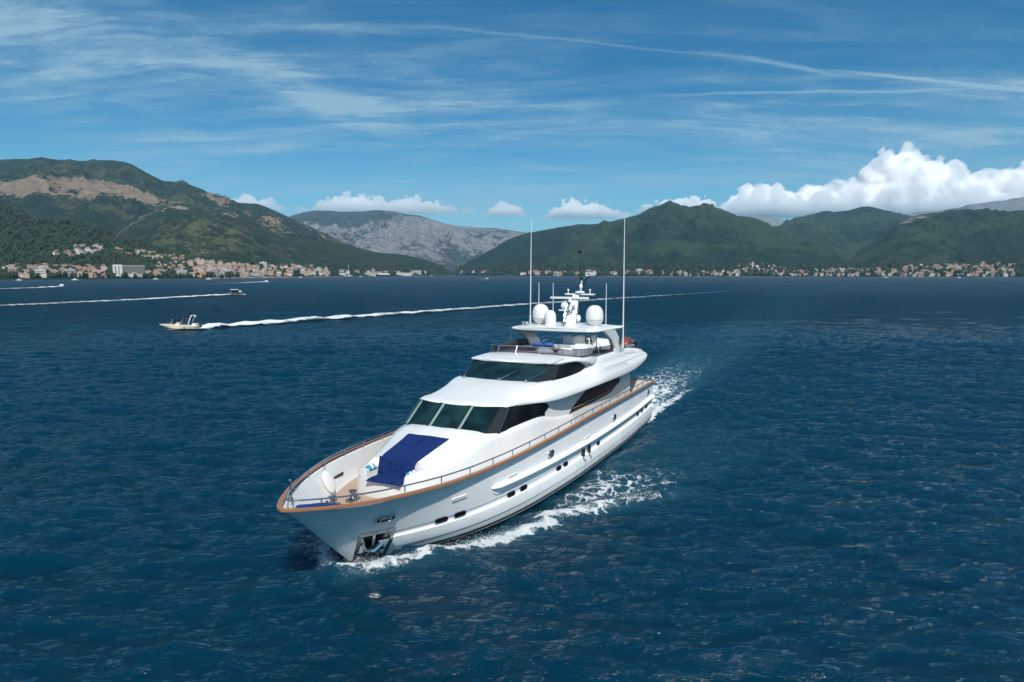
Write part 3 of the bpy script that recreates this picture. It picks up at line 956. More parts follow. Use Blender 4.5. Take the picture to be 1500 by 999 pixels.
for s in (1, -1):
    # raked arch leg
    mb = MB()
    G = []
    for t, xa, xb, z in ((0, 7.30, 9.60, 5.80), (.2, 7.75, 9.55, 6.15), (.5, 8.45, 10.2, 6.65), (.8, 9.15, 11.2, 7.10), (1, 9.5, 11.9, 7.38)):
        ya, yb = 2.90 + 0.02 * t, 3.16 - 0.02 * t
        G.append([(xa, s * (ya + .03), z), (xa + .06, s * yb, z), (xb - .12, s * yb, z), (xb, s * (yb - .06), z), (xb - .05, s * ya, z), (xa + .05, s * ya, z)])
    mb.grid(G, cv=True)
    leg = mb.build('arch_leg', gel, yacht, angle=30)
    # small dark swirl emblem on the leg
    mb = MB()
    ring = [(8.62 + 0.17 * math.cos(a) * (1 - 0.25 * a / 5), s * 3.17, 6.42 + 0.25 * math.sin(a) * (1 - 0.2 * a / 5)) for a in np.linspace(0.3, 4.6, 14)]
    mb.tube(ring, [0.015 + 0.03 * math.sin(math.pi * i / 13) for i in range(14)], 6)
    mb.tube([(8.50, s * 3.17, 6.16), (8.62, s * 3.17, 6.40), (8.78, s * 3.17, 6.50)], [0.012, 0.03, 0.012], 6)
    mb.build('emblem', black, leg)
    mb = MB()
    mb.tube([(12.45, s * 2.85, 7.36), (12.62, s * 2.92, 6.52), (12.62, s * 2.92, 6.05)], 0.035, 8)
    mb.build('strut', steel_dull, yacht)
    # tall whip aerial
    mb = MB()
    zb = 6.1 if s == 1 else 7.5
    mb.tube([(8.5, s * 3.38, zb), (8.48, s * 3.36, 11.0), (8.45, s * 3.34, 14.7)], [0.045, 0.035, 0.018], 8)
    mb.tube([(8.5, s * 3.38, zb), (8.5, s * 3.38, zb + 0.5)], 0.06, 8)
    mb.tube([(8.5, s * 3.1, 7.45), (8.5, s * 3.42, 7.45)], 0.05, 8)
    mb.build('whip_aerial', gel, hardtop)
    mb = MB()
    yy = 1.98
    mb.tube([(7.9 if s == 1 else 7.7, s * yy, 7.3), (7.9 if s == 1 else 7.7, s * yy, 10.3)], [0.035, 0.018], 6)
    mb.tube([(8.6, s * yy, 7.42), (7.7, s * yy, 7.42)], 0.04, 6)
    mb.build('short_aerial', gel, hardtop)
    # large satellite dome
    mb = MB()
    mb.lathe([(0, 0.0), (0.30, 0.0), (0.32, 0.05), (0.50, 0.26), (0.545, 0.30), (0.555, 0.34), (0.555, 0.42), (0.57, 0.43), (0.575, 0.62), (0.565, 0.80), (0.53, 0.97), (0.46, 1.12), (0.35, 1.24), (0.20, 1.32), (0.0, 1.345)], (10.05, s * 1.91, 7.55), 28)
    mb.build('satellite_dome', gel, hardtop, angle=40)
    mb = MB()
    mb.lathe([(0.548, 0.335), (0.560, 0.345), (0.560, 0.415), (0.548, 0.425)], (10.05, s * 1.91, 7.55), 28)
    mb.build('dome_band', band_grey, hardtop)
mb = MB()
mb.tube([(9.4, -2.35, 7.5), (9.35, -2.35, 10.35)], [0.035, 0.018], 6)
mb.build('short_aerial', gel, hardtop)
mb = MB()
mb.lathe([(0, 0), (.36, 0), (.385, .05), (.39, .45), (.385, .60), (.34, .78), (.25, .90), (.12, .965), (0, .98)], (10.7, -0.95, 7.56), 24)
mb.build('small_dome', gel, hardtop, angle=40)
mb = MB()
mb.box((10.9, -1.45, 7.58), (11.15, -1.2, 7.68))
mb.build('junction_box', grey_paint, hardtop)
# horns
mb = MB()
for dx, dy in ((0, 0), (.15, .28), (-.15, .22)):
    mb.lathe([(0, 0), (.04, 0), (.05, .15), (.12, .24), (0.10, .24), (0, .2)], (11.9 + dx, -2.35 + dy, 7.58), 12)
mb.build('horn', steel, hardtop)
# floodlight
mb = MB()
mb.lathe([(0, 0), (.05, 0), (.05, .08), (.15, .10), (.17, .22), (.13, .26), (0, .26)], (11.6, 0.35, 7.60), 14)
mb.build('searchlight', steel_dull, hardtop)
# radar mast
mb = MB()
G = []
for t, xa, xb, w, z in ((0, 8.75, 9.75, .40, 7.55), (.3, 8.55, 9.35, .32, 8.2), (.7, 8.25, 8.85, .26, 9.0), (1, 8.05, 8.55, .24, 9.5)):
    G.append([(xa, -w * .6, z), (xa, w * .6, z), (xb - .1, w, z), (xb, w * .5, z), (xb, -w * .5, z), (xb - .1, -w, z)])
mb.grid(G, cv=True)
mb.add(G[-1], [tuple(range(6))])
mast = mb.build('radar_mast', gel, yacht, angle=40)
mb = MB()
mb.slab(rounded(1.40, .09, .06), .14, 'z', 9.22)
for i, v in enumerate(mb.v):
    mb.v[i] = (8.75 + v[1], v[0] - 0.36, v[2])
mb.tube([(8.75, -.30, 9.0), (8.75, -.30, 9.26)], 0.14, 12)
mb.build('radar_scanner', gel, mast)
mb = MB()
mb.box((8.2, -.78, 9.48), (8.5, 1.30, 9.58))
mb.lathe([(0, 0), (.30, .02), (.34, .08), (.28, .16), (0, .18)], (8.35, .25, 9.58), 18)
for y in (-.6, .98):
    mb.tube([(8.35, y, 9.58), (8.35, y, 9.8)], .035, 8)
    mb.ball((8.35, y, 9.82), .07, 8)
mb.build('cross_tree', gel, mast)
mb = MB()
mb.ball((8.95, -.62, 8.75), (.27, .27, .26), 12)
mb.box((8.7, -.95, 8.42), (9.2, -.1, 8.5))
mb.build('camera_dome', gel, mast)
mb = MB()
mb.ball((9.4, .55, 7.95), (.17, .17, .24), 10)
mb.build('mast_lamp', gel, mast)
mb = MB()
mb.tube([(8.4, .35, 9.7), (8.4, .38, 10.45)], .05, 8)
mb.ball((8.4, .34, 10.05), (.12, .12, .2), 8)
mb.build('anchor_light', gel, mast)
mb = MB()
mb.tube([(8.4, .42, 9.7), (8.4, .72, 10.55)], .03, 6)
mb.add([(8.38, .55, 10.35), (8.38, 1.05, 10.75), (8.38, 1.0, 10.82), (8.38, .62, 10.52)], [(0, 1, 2, 3)])
mb.add([(8.42, .55, 10.35), (8.42, 1.05, 10.75), (8.42, 1.0, 10.82), (8.42, .62, 10.52)], [(3, 2, 1, 0)])
mb.ball((8.4, .36, 10.62), (.12, .12, .13), 8)
mb.build('wind_vane', black, mast)
mb = MB()
mb.tube([(8.3, .30, 9.6), (8.3, .20, 12.7)], [.03, .012], 6)
mb.ball((8.3, .20, 12.45), (.12, .12, .20), 8)
mb.ball((8.3, .20, 12.78), (.05, .05, .05), 6)
mb.build('mast_pole', black, mast)
mb = MB()
for z in (8.0, 8.35):
    mb.tube([(9.45, -.5, z - .3), (9.05, -.45, z + .35)], .035, 6)
mb.ball((9.3, -.1, 8.35), (.16, .2, .18), 8)
mb.ball((9.2, .15, 8.7), (.1, .14, .1), 8)
mb.build('mast_bracket', steel, mast)
# swim platform
mb = MB()
mb.slab([(1.5, -3.5), (1.5, 3.55), (0.5, 3.6), (-0.15, 3.35), (-0.5, 2.4), (-0.6, 0), (-0.5, -2.4), (-0.15, -3.35), (.5, -3.6)], 0.22, 'z', 0.48)
mb.build('swim_platform', gel_hull, yacht)
# starboard quarter rail and dark coil seen past the wall
mb = MB()
mb.tube([(4.7, -3.1, 3.35), (3.0, -3.3, 3.3), (1.8, -3.25, 3.2), (1.5, -2.6, 3.15), (1.45, 1.5, 3.12)], 0.05, 8)
mb.build('aft_rail', rubber, yacht)
# ---------------------------------------------------------------- loose things on the yacht
def onboard(name, label, cat, at, group=None):
    e = empty(name, b2w(*at), BOAT_A, label=label, cat=cat, group=group)
    e['_'] = 0
    del e['_']
    return e
def pillow_grid(P00, P10, P11, P01, thick, nu=14, nv=10, r=0.06, seam=0.0):
    """padded slab over a four-cornered patch"""
    P00, P10, P11, P01 = map(Vector, (P00, P10, P11, P01))
    nrm = (P10 - P00).cross(P01 - P00).normalized()
    if nrm.z < 0: nrm = -nrm
    top = []
    for i in range(nu + 1):
        row = []
        for j in range(nv + 1):
            u, v = i / nu, j / nv
            p = P00.lerp(P10, u).lerp(P01.lerp(P11, u), v)
            e = min(u, 1 - u) * (P10 - P00).length
            f = min(v, 1 - v) * (P01 - P00).length
            d = min(1, min(e, f) / r)
            h = thick * math.sqrt(max(0.0, 1 - (1 - d) ** 2)) * (1 + 0.10 * math.sin(7 * u + 3 * v) * math.sin(5 * v + 1))
            row.append(tuple(p + nrm * h))
        top.append(row)
    mb = MB()
    mb.grid(top)
    base = [[tuple(P00.lerp(P10, i / nu).lerp(P01.lerp(P11, i / nu), j / nv) - nrm * 0.02) for j in range(nv + 1)] for i in range(nu + 1)]
    mb.grid(base)
    for A, B in ((top[0], base[0]), (top[-1], base[-1]), ([r_[0] for r_ in top], [r_[0] for r_ in base]), ([r_[-1] for r_ in top], [r_[-1] for r_ in base])):
        mb.grid([A, B])
    return mb
org = (28.3, 0, 3.4)
pad = onboard('sun_pad', 'navy blue sun pad with a dropped footrest on the white foredeck', 'sun pad', org)
def at_org(mb, name, m, parent, o=org, angle=50):
    return mb.build(name, m, parent, origin=o, angle=angle)
at_org(pillow_grid((29.44, -0.88, 3.27), (27.05, -1.06, 3.78), (27.05, -0.012, 3.80), (29.44, -0.012, 3.27), 0.10), 'mattress', navy, pad)
at_org(pillow_grid((29.44, 0.012, 3.27), (27.05, 0.012, 3.80), (27.05, 1.06, 3.78), (29.44, 0.88, 3.27), 0.10), 'mattress', navy, pad)
at_org(pillow_grid((29.64, -0.88, 2.66), (29.44, -0.90, 3.36), (29.44, 0.90, 3.36), (29.64, 0.88, 2.66), 0.10), 'backrest', navy, pad)
at_org(pillow_grid((30.50, -0.84, 2.60), (29.62, -0.86, 2.62), (29.62, 0.86, 2.62), (30.50, 0.84, 2.60), 0.11), 'seat_cushion', navy, pad)
for y, lab in ((-1.02, 'rolled white and turquoise towel at the far end of the blue footrest'), (0.93, 'rolled turquoise and white towel at the near end of the blue footrest')):
    t = onboard('rolled_towel', lab, 'towel', (29.85, y, 2.85), 'rolled towels on the foredeck seat')
    for k in range(4):
        mb = MB()
        r = 0.135 if y < 0 else 0.075
        x = 29.62 + k * 0.12
        mb.tube([(x, y, 2.95 + r * .1), (x + 0.12, y, 2.94 + r * .1)], r, 14)
        mb.build('towel_band', towel_w if k % 2 == 0 else towel_c, t, origin=(29.85, y, 2.85))
# big oval fender lying against the far bulwark
f = onboard('boat_fender', 'large oval white fender leaning on the inside of the far bow bulwark', 'fender', (31.05, -2.26, 2.50))
mb = MB()
mb.ball((0, 0, 0), (0.36, 0.10, 0.52), 16)
body = mb.build('fender_body', white_matt, f)
body.rotation_euler = (math.radians(20), math.radians(14), math.radians(17))
mb = MB()
mb.tube([(0.10, -0.10, 0.52), (0.14, -0.22, 0.80)], 0.015, 6)
mb.build('fender_line', navy_dark, f)
# blue cover in the eyes of the bow
c = onboard('anchor_locker_cover', 'small dark blue canvas cover tucked into the bow tip', 'cover', (34.5, 0.2, 2.6))
mb = pillow_grid((35.1, -0.35, 2.95), (35.15, 0.35, 2.95), (33.9, 1.05, 2.85), (34.2, 0.1, 2.85), 0.12)
mb.build('canvas', navy_dark, c, origin=(34.5, 0.2, 2.6))

# flybridge furniture
def fly_thing(name, label, cat, at, group=None):
    return onboard(name, label, cat, at, group)
HO = (13.2, 2.2, 5.78)
h = fly_thing('helm_console', 'low white helm console with black steering wheel at the port side under the hardtop', 'console', HO)
mb = MB()
G = []
for z, x0, x1, w in ((5.78, 12.95, 13.7, .55), (6.35, 12.95, 13.7, .55), (6.62, 13.0, 13.6, .52), (6.74, 13.1, 13.5, .46)):
    G.append([(x0, 2.25 - w, z), (x1, 2.25 - w * .8, z), (x1, 2.25 + w * .8, z), (x0, 2.25 + w, z)])
mb.grid(G, cv=True)
mb.add(G[-1], [(0, 1, 2, 3)])
mb.build('console_body', gel, h, origin=HO, angle=40)
mb = MB()
mb.tube([(12.92 + .10 * math.sin(a), 2.5 + .20 * math.cos(a), 6.90 + .20 * math.sin(a)) for a in np.linspace(0, 2 * math.pi, 17)], 0.035, 6)
mb.tube([(12.92, 2.3, 6.90), (12.92, 2.7, 6.90)], 0.025, 6)
mb.tube([(12.92, 2.5, 6.90), (13.25, 2.5, 6.66)], 0.05, 6)
mb.build('steering_wheel', black, h, origin=HO)
def seat(label, x, y, m, w=.55, zt=6.95, z0=5.3, grp='seats on the flybridge'):
    t = fly_thing('helm_chair', label, 'seat', (x, y, z0), grp)
    mb = MB()
    mb.slab(rounded(.34, w / 2, .10), .22, 'z', z0 + .55)
    mb.v = [(x + a, y + b, c_) for a, b, c_ in mb.v]
    mb.build('seat_base', m, t, origin=(x, y, z0), angle=60)
    mb = MB()
    G = []
    for z, k in ((z0 + .7, 1.0), (z0 + 1.2, 1.0), (zt - .15, .9), (zt - .04, .65), (zt, .2)):
        G.append([(x - .38 + .12 * math.cos(a) - .10 * (z - z0), y + w / 2 * k * math.sin(a), z) for a in np.linspace(0, 2 * math.pi, 16, endpoint=False)])
    mb.grid(G, cv=True)
    mb.build('backrest', m, t, origin=(x, y, z0), angle=60)
    mb = MB()
    mb.tube([(x, y, z0), (x, y, z0 + .56)], .09, 10)
    mb.build('pedestal', steel, t, origin=(x, y, z0))
seat('pale grey hooded flybridge seat left of the white dome-topped seat', 12.55, 0.87, mat('grey_vinyl', (0.40, 0.44, 0.46), 0.5, var=.1), .72, 7.10, 5.78)
seat('white round-topped flybridge seat between the grey seat and the helm seat', 12.55, 1.70, white_matt, .92, 7.08, 5.78)
seat('white high-backed helm seat beside the steering wheel', 12.35, 2.52, white_matt, .56, 7.12, 5.78)
mb = MB()
mb.tube([(10.6 - .95 + .5 * math.cos(a), 1.0 + .47 * math.sin(a), 6.66) for a in np.linspace(0, 2 * math.pi, 20)], .04, 6)
orange_m = mat('orange_cord', (0.42, 0.13, 0.06), 0.7)
# low white sun lounges behind the tinted screen
for y, lab in ((0.35, 'white rounded lounge seen through the tinted screen, nearer the middle'), (1.75, 'white rounded lounge seen through the tinted screen, nearer the port side')):
    t = fly_thing('sun_lounge', lab, 'lounge', (14.7, y, 5.8), 'white lounges behind the flybridge screen')
    mb = MB()
    mb.lathe([(0, .45), (.25, .44), (.45, .38), (.56, .24), (.60, .0)], (14.7, y, 6.10), 20, sx=.9, sy=1.0)
    mb.build('cushion', white_matt, t, origin=(14.7, y, 5.8), angle=60)
    mb = MB()
    mb.lathe([(.58, .2), (.60, 0), (.58, -.35)], (14.7, y, 6.10), 20, sx=.9)
    mb.build('base', gel, t, origin=(14.7, y, 5.8))
t = fly_thing('sofa', 'grey-black flybridge sofa along the far side with a blue roll on it', 'sofa', (13, -1.6, 5.78))
mb = MB()
mb.box((11.0, -2.8, 5.4), (14.6, -2.0, 6.25))
mb.build('seat_base', grey_paint, t, origin=(13, -1.6, 5.78))
mb = MB()
mb.box((11.0, -2.95, 6.25), (14.6, -2.55, 6.60))
mb.build('backrest', mat('charcoal_vinyl', (.03, .032, .036), .6), t, origin=(13, -1.6, 5.78))
t = fly_thing('table', 'low dark flybridge table in the shade of the hardtop', 'table', (13.2, 0.2, 5.78))
mb = MB()
mb.slab(rounded(.45, 1.1, .2), .06, 'z', 6.42)
mb.v = [(13.6 + a, -.6 + b, z) for a, b, z in mb.v]
mb.build('table_top', grey_paint, t, origin=(13.2, .2, 5.78))
mb = MB()
mb.tube([(13.6, -.6, 5.78), (13.6, -.6, 6.42)], .08, 8)
mb.build('pedestal', steel, t, origin=(13.2, .2, 5.78))
for k, (x, y, lab) in enumerate(((13.5, -0.62, 'blue bolster cushion lying on the flybridge table, farther one'), (13.5, 0.12, 'blue bolster cushion lying on the flybridge table, nearer one'))):
    t = onboard('cushion', lab, 'cushion', (x, y, 6.48), 'blue cushions on the flybridge')
    mb = MB()
    mb.ball((0, 0, .13), (.22, .36, .15), 10)
    mb.build('pad', mat('bright_blue_fabric', (.03, .09, .30), .9, var=.2), t)
# tender with white cover on the aft upper deck
t = onboard('tender', 'white covered tender stowed across the aft upper deck', 'tender', (4.5, 0.2, 5.3))
mb = MB()
G = []
for u in np.linspace(0, 1, 18):
    y = -2.3 + 4.7 * u
    w = 0.72 * math.sqrt(max(0.0, math.sin(math.pi * min(1, 0.06 + u * .97)))) + 0.03
    hgt = 0.62 + 0.12 * math.sin(math.pi * u)
    G.append([(4.4 + w * math.cos(a), y, 5.42 + hgt * (0.45 + 0.55 * math.sin(a))) for a in np.linspace(-.6, math.pi + .6, 12)])
mb.grid(G)
mb.build('cover', white_matt, t, origin=(4.5, .2, 5.3), angle=60)
for s in (1, -1):
    mb = MB()
    mb.tube([(4.4 + s * .70, -2.0, 5.62), (4.4 + s * .78, 0, 5.62), (4.4 + s * .72, 2.0, 5.66), (4.4 + s * .3, 2.5, 5.74)], [.2, .24, .24, .18], 10)
    mb.build('tube', white_matt, t, origin=(4.5, .2, 5.3), angle=60)
# aft glass guard and the things behind it
gq = [(7.2, 3.0), (5.4, 3.0), (3.4, 2.98), (2.4, 2.7), (1.95, 1.8)]
zz = pc([(7.2, 5.9), (4.6, 5.68), (2.7, 5.44), (1.8, 5.3)])
mb = MB()
G = [[(x, y, zz(x)), (x, y, 6.12 if x > 3 else 5.95)] for x, y in gq]
mb.grid(G)
guard = mb.build('aft_guard', smoked, yacht, fixn=False)
mb = MB()
gall = gq + [(1.9, 0), (1.95, -1.8)] + [(x, -y) for x, y in gq[::-1]][1:]
mb.tube([(x, y, 6.12 if x > 3 else 5.95) for x, y in gall], .022, 6)
for x, y in gall:
    mb.tube([(x, y, zz(x) - .1), (x, y, 6.12 if x > 3 else 5.95)], .02, 6)
mb.build('guard_rail', steel, guard)
red = mat('red_vinyl', (0.30, 0.035, 0.03), .5, var=.2)
brown = mat('brown_wicker', (0.16, 0.08, 0.05), .7, var=.3)
for k, (x, y, m, lab) in enumerate(((6.3, 2.2, red, 'red cushioned deck chair beside the arch on the aft upper deck'), (5.3, 2.35, brown, 'brown wicker deck chair between the red chair and the stern'),
                                    (3.0, 2.1, brown, 'brown deck chair at the aftmost corner of the upper deck'))):
    t = onboard('deck_chair', lab, 'chair', (x, y, 5.3), 'deck chairs on the aft upper deck')
    o = (x, y, 5.3)
    mb = MB(); mb.box((x - .28, y - .28, 5.70), (x + .28, y + .28, 5.80)); mb.build('seat', m, t, origin=o)
    mb = MB(); mb.box((x + .24, y - .28, 5.78), (x + .32, y + .28, 6.25)); mb.build('backrest', m, t, origin=o)
    mb = MB(); mb.box((x - .28, y - .32, 5.9), (x + .28, y - .26, 5.95)); mb.box((x - .28, y + .26, 5.9), (x + .28, y + .32, 5.95)); mb.build('armrest', white_matt, t, origin=o)
    for dx in (-.25, .25):
        for dy in (-.25, .25):
            mb = MB(); mb.tube([(x + dx, y + dy, 5.3), (x + dx, y + dy, 5.7)], .025, 6); mb.build('leg', steel, t, origin=o)
t = onboard('jet_ski', 'small red and white jet ski stowed by the aft guard', 'jet ski', (4.0, 2.45, 5.3))
o = (4.0, 2.45, 5.3)
mb = MB()
G = []
for u in np.linspace(0, 1, 12):
    x = 3.2 + 1.7 * u
    w = .32 * math.sqrt(max(.02, 1 - u ** 3))
    G.append([(x, 2.45 + w * math.cos(a), 5.62 + .18 * u + .22 * math.sin(a)) for a in np.linspace(0, 2 * math.pi, 12, endpoint=False)])
mb.grid(G, cv=True)
mb.build('ski_hull', white_matt, t, origin=o, angle=60)
mb = MB(); mb.ball((3.8, 2.45, 5.95), (.5, .16, .16), 10); mb.build('saddle', black, t, origin=o)
mb = MB(); mb.ball((4.45, 2.45, 6.0), (.3, .24, .16), 10); mb.tube([(4.25, 2.15, 6.22), (4.35, 2.45, 6.18), (4.25, 2.75, 6.22)], .03, 6); mb.build('fairing', red, t, origin=o)
# ---------------------------------------------------------------- the sea: one sheet with real waves near by
RNG = np.random.default_rng(7)
def wave_tile(n, L, peak, wind, spread, rms, seed, lo=0.0):
    rng = np.random.default_rng(seed)
    k1 = 2 * np.pi * np.fft.fftfreq(n, L / n)
    kx, ky = np.meshgrid(k1, k1, indexing='ij')
    k = np.hypot(kx, ky)
    k[0, 0] = 1e-6
    kp = 2 * np.pi / peak
    S = np.exp(-1.25 * (kp / k) ** 2) / k ** 3.55
    c = (kx * math.cos(wind) + ky * math.sin(wind)) / k
    S *= np.abs(c) ** spread + 0.025
    S[k > 2 * np.pi / (2.2 * L / n)] = 0
    S[0, 0] = 0
    a = (rng.normal(size=(n, n)) + 1j * rng.normal(size=(n, n))) * np.sqrt(S)
    h = np.fft.ifft2(a).real
    h *= rms / h.std()
    h = h + 0.9 * (h * h - rms * rms) / rms * 0.18
    return h
def sample(tile, L, x, y):
    n = tile.shape[0]
    u, v = (x / L * n) % n, (y / L * n) % n
    i, j = np.floor(u).astype(int) % n, np.floor(v).astype(int) % n
    fu, fv = u - np.floor(u), v - np.floor(v)
    i1, j1 = (i + 1) % n, (j + 1) % n
    return (tile[i, j] * (1 - fu) * (1 - fv) + tile[i1, j] * fu * (1 - fv) + tile[i, j1] * (1 - fu) * fv + tile[i1, j1] * fu * fv)
def axis(lo, hi, step, lim0, lim1, ratio):
    a = list(np.arange(lo, hi, step))
    s, p = step, a[-1]
    while p < lim1:
        s *= ratio
        p += s
        a.append(min(p, lim1))
    s, p = step, lo
    b = []
    while p > lim0:
        s *= ratio
        p -= s
        b.append(max(p, lim0))
    return np.array(b[::-1] + a)
SEA_X, SEA_Y0, SEA_Y1 = 9000.0, -3000.0, 10000.0
gx = axis(-46, 62, 0.24, -SEA_X, SEA_X, 1.028)
gy = axis(13, 98, 0.22, SEA_Y0, SEA_Y1, 1.028)
sxx, syy = np.gradient(gx), np.gradient(gy)
XX, YY = np.meshgrid(gx, gy, indexing='ij')
spacing = np.maximum(sxx[:, None], syy[None, :])
tA = wave_tile(512, 104.0, 6.0, math.radians(86), 9.0, 0.054, 3)
tB = wave_tile(512, 67.0, 3.6, math.radians(98), 9.0, 0.056, 5)
tC = wave_tile(256, 181.0, 16.0, math.radians(92), 6.0, 0.055, 9)
tD = wave_tile(512, 58.0, 1.9, math.radians(80), 8.0, 0.034, 13)
ca, sa = math.cos(0.4), math.sin(0.4)
Z = (sample(tA, 104.0, XX, YY) * np.clip(2.2 / spacing - .5, 0, 1) + sample(tB, 67.0, XX * ca - YY * sa, XX * sa + YY * ca) * np.clip(1.1 / spacing - .4, 0, 1)
     + sample(tD, 58.0, XX * ca + YY * sa, YY * ca - XX * sa) * np.clip(0.62 / spacing - .4, 0, 1)
     + sample(tC, 181.0, XX, YY) * np.clip(4.5 / spacing - .5, 0, 1))
# boat-frame coordinates of every vertex
bxx = (XX - BOAT_O.x) * BF.x + (YY - BOAT_O.y) * BF.y
byy = (XX - BOAT_O.x) * BP.x + (YY - BOAT_O.y) * BP.y
def seg_dist(px, py, pts):
    """distance to a polyline, the parameter along it (0..1) and the signed side"""
    best = np.full(px.shape, 1e9)
    par = np.zeros(px.shape)
    sgn = np.zeros(px.shape)
    n = len(pts) - 1
    for i in range(n):
        ax, ay = pts[i]
        bx_, by_ = pts[i + 1]
        dx, dy = bx_ - ax, by_ - ay
        L2 = dx * dx + dy * dy
        t = np.clip(((px - ax) * dx + (py - ay) * dy) / L2, 0, 1)
        ex, ey = px - ax - t * dx, py - ay - t * dy
        d = np.hypot(ex, ey)
        m = d < best
        best[m] = d[m]
        par[m] = (i + t[m]) / n
        sgn[m] = np.sign(dx * ey - dy * ex)[m]
    return best, par, sgn
near = (bxx < 100) & (bxx > -700) & (np.abs(byy) < 45)
nx_, ny_ = bxx[near], byy[near]
foam = np.zeros(XX.shape)
aer = np.zeros(XX.shape)
dzw = np.zeros(XX.shape)
fo = np.zeros(nx_.shape)
ae = np.zeros(nx_.shape)
dz_ = np.zeros(nx_.shape)
hbv = bwl(np.clip(nx_, -3, 32.45))
for side in (1, -1):
    sy = ny_ * side
    # bow sheet along the hull, then the breaking crest that leaves it
    d, t, s = seg_dist(nx_, sy, [(33.4, 0.25), (32.7, 1.15), (31.1, 2.40), (29.0, 3.65), (27.1, 4.55), (25.7, 5.35)])
    w = 0.34 + 0.45 * t
    fo = np.maximum(fo, 0.98 * np.exp(-(d / w) ** 2) * (0.85 + 0.15 * t))
    dz_ += (0.20 + 0.14 * np.exp(-(t / .22) ** 2)) * np.exp(-(d / (0.36 + .35 * t)) ** 2)
    fo = np.maximum(fo, 0.80 * np.exp(-(((nx_ - 33.0) / 0.8) ** 2 + ((sy - 0.5) / 0.9) ** 2)))
    d, t, s = seg_dist(nx_, sy, [(25.4, 4.75), (23.9, 5.45), (22.4, 6.45), (21.0, 7.5), (19.6, 8.5), (18.2, 9.5)])
    w = 0.55 + 0.7 * t
    fo = np.maximum(fo, 0.92 * np.exp(-(d / w) ** 2) * (1 - 0.55 * t ** 2))
    dz_ += 0.34 * np.exp(-(d / 0.8) ** 2) * (1 - 0.4 * t)
    dz_ -= 0.22 * np.exp(-((sy - 6.2 - (24 - nx_) * .72) / 1.0) ** 2) * np.exp(-((nx_ - 22) / 5) ** 2)
    # lace between the crest and the hull
    outer = 5.0 + (25.2 - nx_) * 0.62
    ins = (sy > hbv - 0.3) & (sy < outer) & (nx_ < 26)
    lace = 0.60 * np.exp(-((nx_ - 20.5) / 5.5) ** 2) + 0.42 * np.exp(-((nx_ - 9) / 9) ** 2)
    edge = np.clip((outer - sy) / 1.6, 0, 1) * np.clip((sy - hbv + 0.3) / 1.0, 0.15, 1)
    band_ = np.exp(-np.maximum(0, sy - 9.0) ** 2 / 9)
    fo = np.where(ins, np.maximum(fo, lace * edge * band_), fo)
    dz_ -= np.where((nx_ > 6) & (nx_ < 31.5), 0.16 * np.exp(-((sy - hbv - .15) / .55) ** 2) * np.clip((31.5 - nx_) / 2, 0, 1), 0)
    # thin wash line along the waterline
    dh = np.abs(sy - hbv - 0.05)
    fo = np.maximum(fo, np.where((nx_ > 0) & (nx_ < 24), 0.30 * np.exp(-(dh / 0.30) ** 2), 0))
    # diverging stern waves
    for x0, sl, a in ((14, 0.36, .16), (4, 0.36, .18), (-8, .36, .14)):
        c = 4.5 + (x0 - nx_) * sl
        m = nx_ < x0
        dz_ += np.where(m, a * np.cos((sy - c) * 1.5) * np.exp(-((sy - c) / 2.3) ** 2) * np.exp(-(x0 - nx_) / 40), 0)
# churned water astern
u = 1.4 - nx_
ast = u > -1.0
wid = 3.3 + 0.045 * np.maximum(u, 0)
core = np.exp(-np.abs(ny_ / wid) ** 4)
fo = np.maximum(fo, np.where(ast, core * (0.50 * np.exp(-np.maximum(u, 0) / 9.0) + 0.30 * np.exp(-np.maximum(u, 0) / 34.0) + 0.47 * np.exp(-np.maximum(u, 0) / 150.0)), 0))
ed = np.exp(-((np.abs(ny_) - wid * 0.92) / 0.8) ** 2)
fo = np.maximum(fo, np.where(ast, ed * (0.80 * np.exp(-np.maximum(u, 0) / 12.0) + 0.50 * np.exp(-np.maximum(u, 0) / 45)), 0))
ae = np.where(ast, core * (0.85 * np.exp(-np.maximum(u, 0) / 22) + 0.26 * np.exp(-np.maximum(u, 0) / 300)), 0)
ae = np.maximum(ae, 0.30 * np.clip(fo * 1.4, 0, 1))
dz_ += np.where(ast, core * 0.25 * np.cos(u * 0.9) * np.exp(-np.maximum(u, 0) / 12), 0)
inside = (np.abs(ny_) < hbv - 0.35) & (nx_ > 1.8) & (nx_ < 32)
foam[near], aer[near], dzw[near] = fo, ae, dz_
Z = Z + dzw
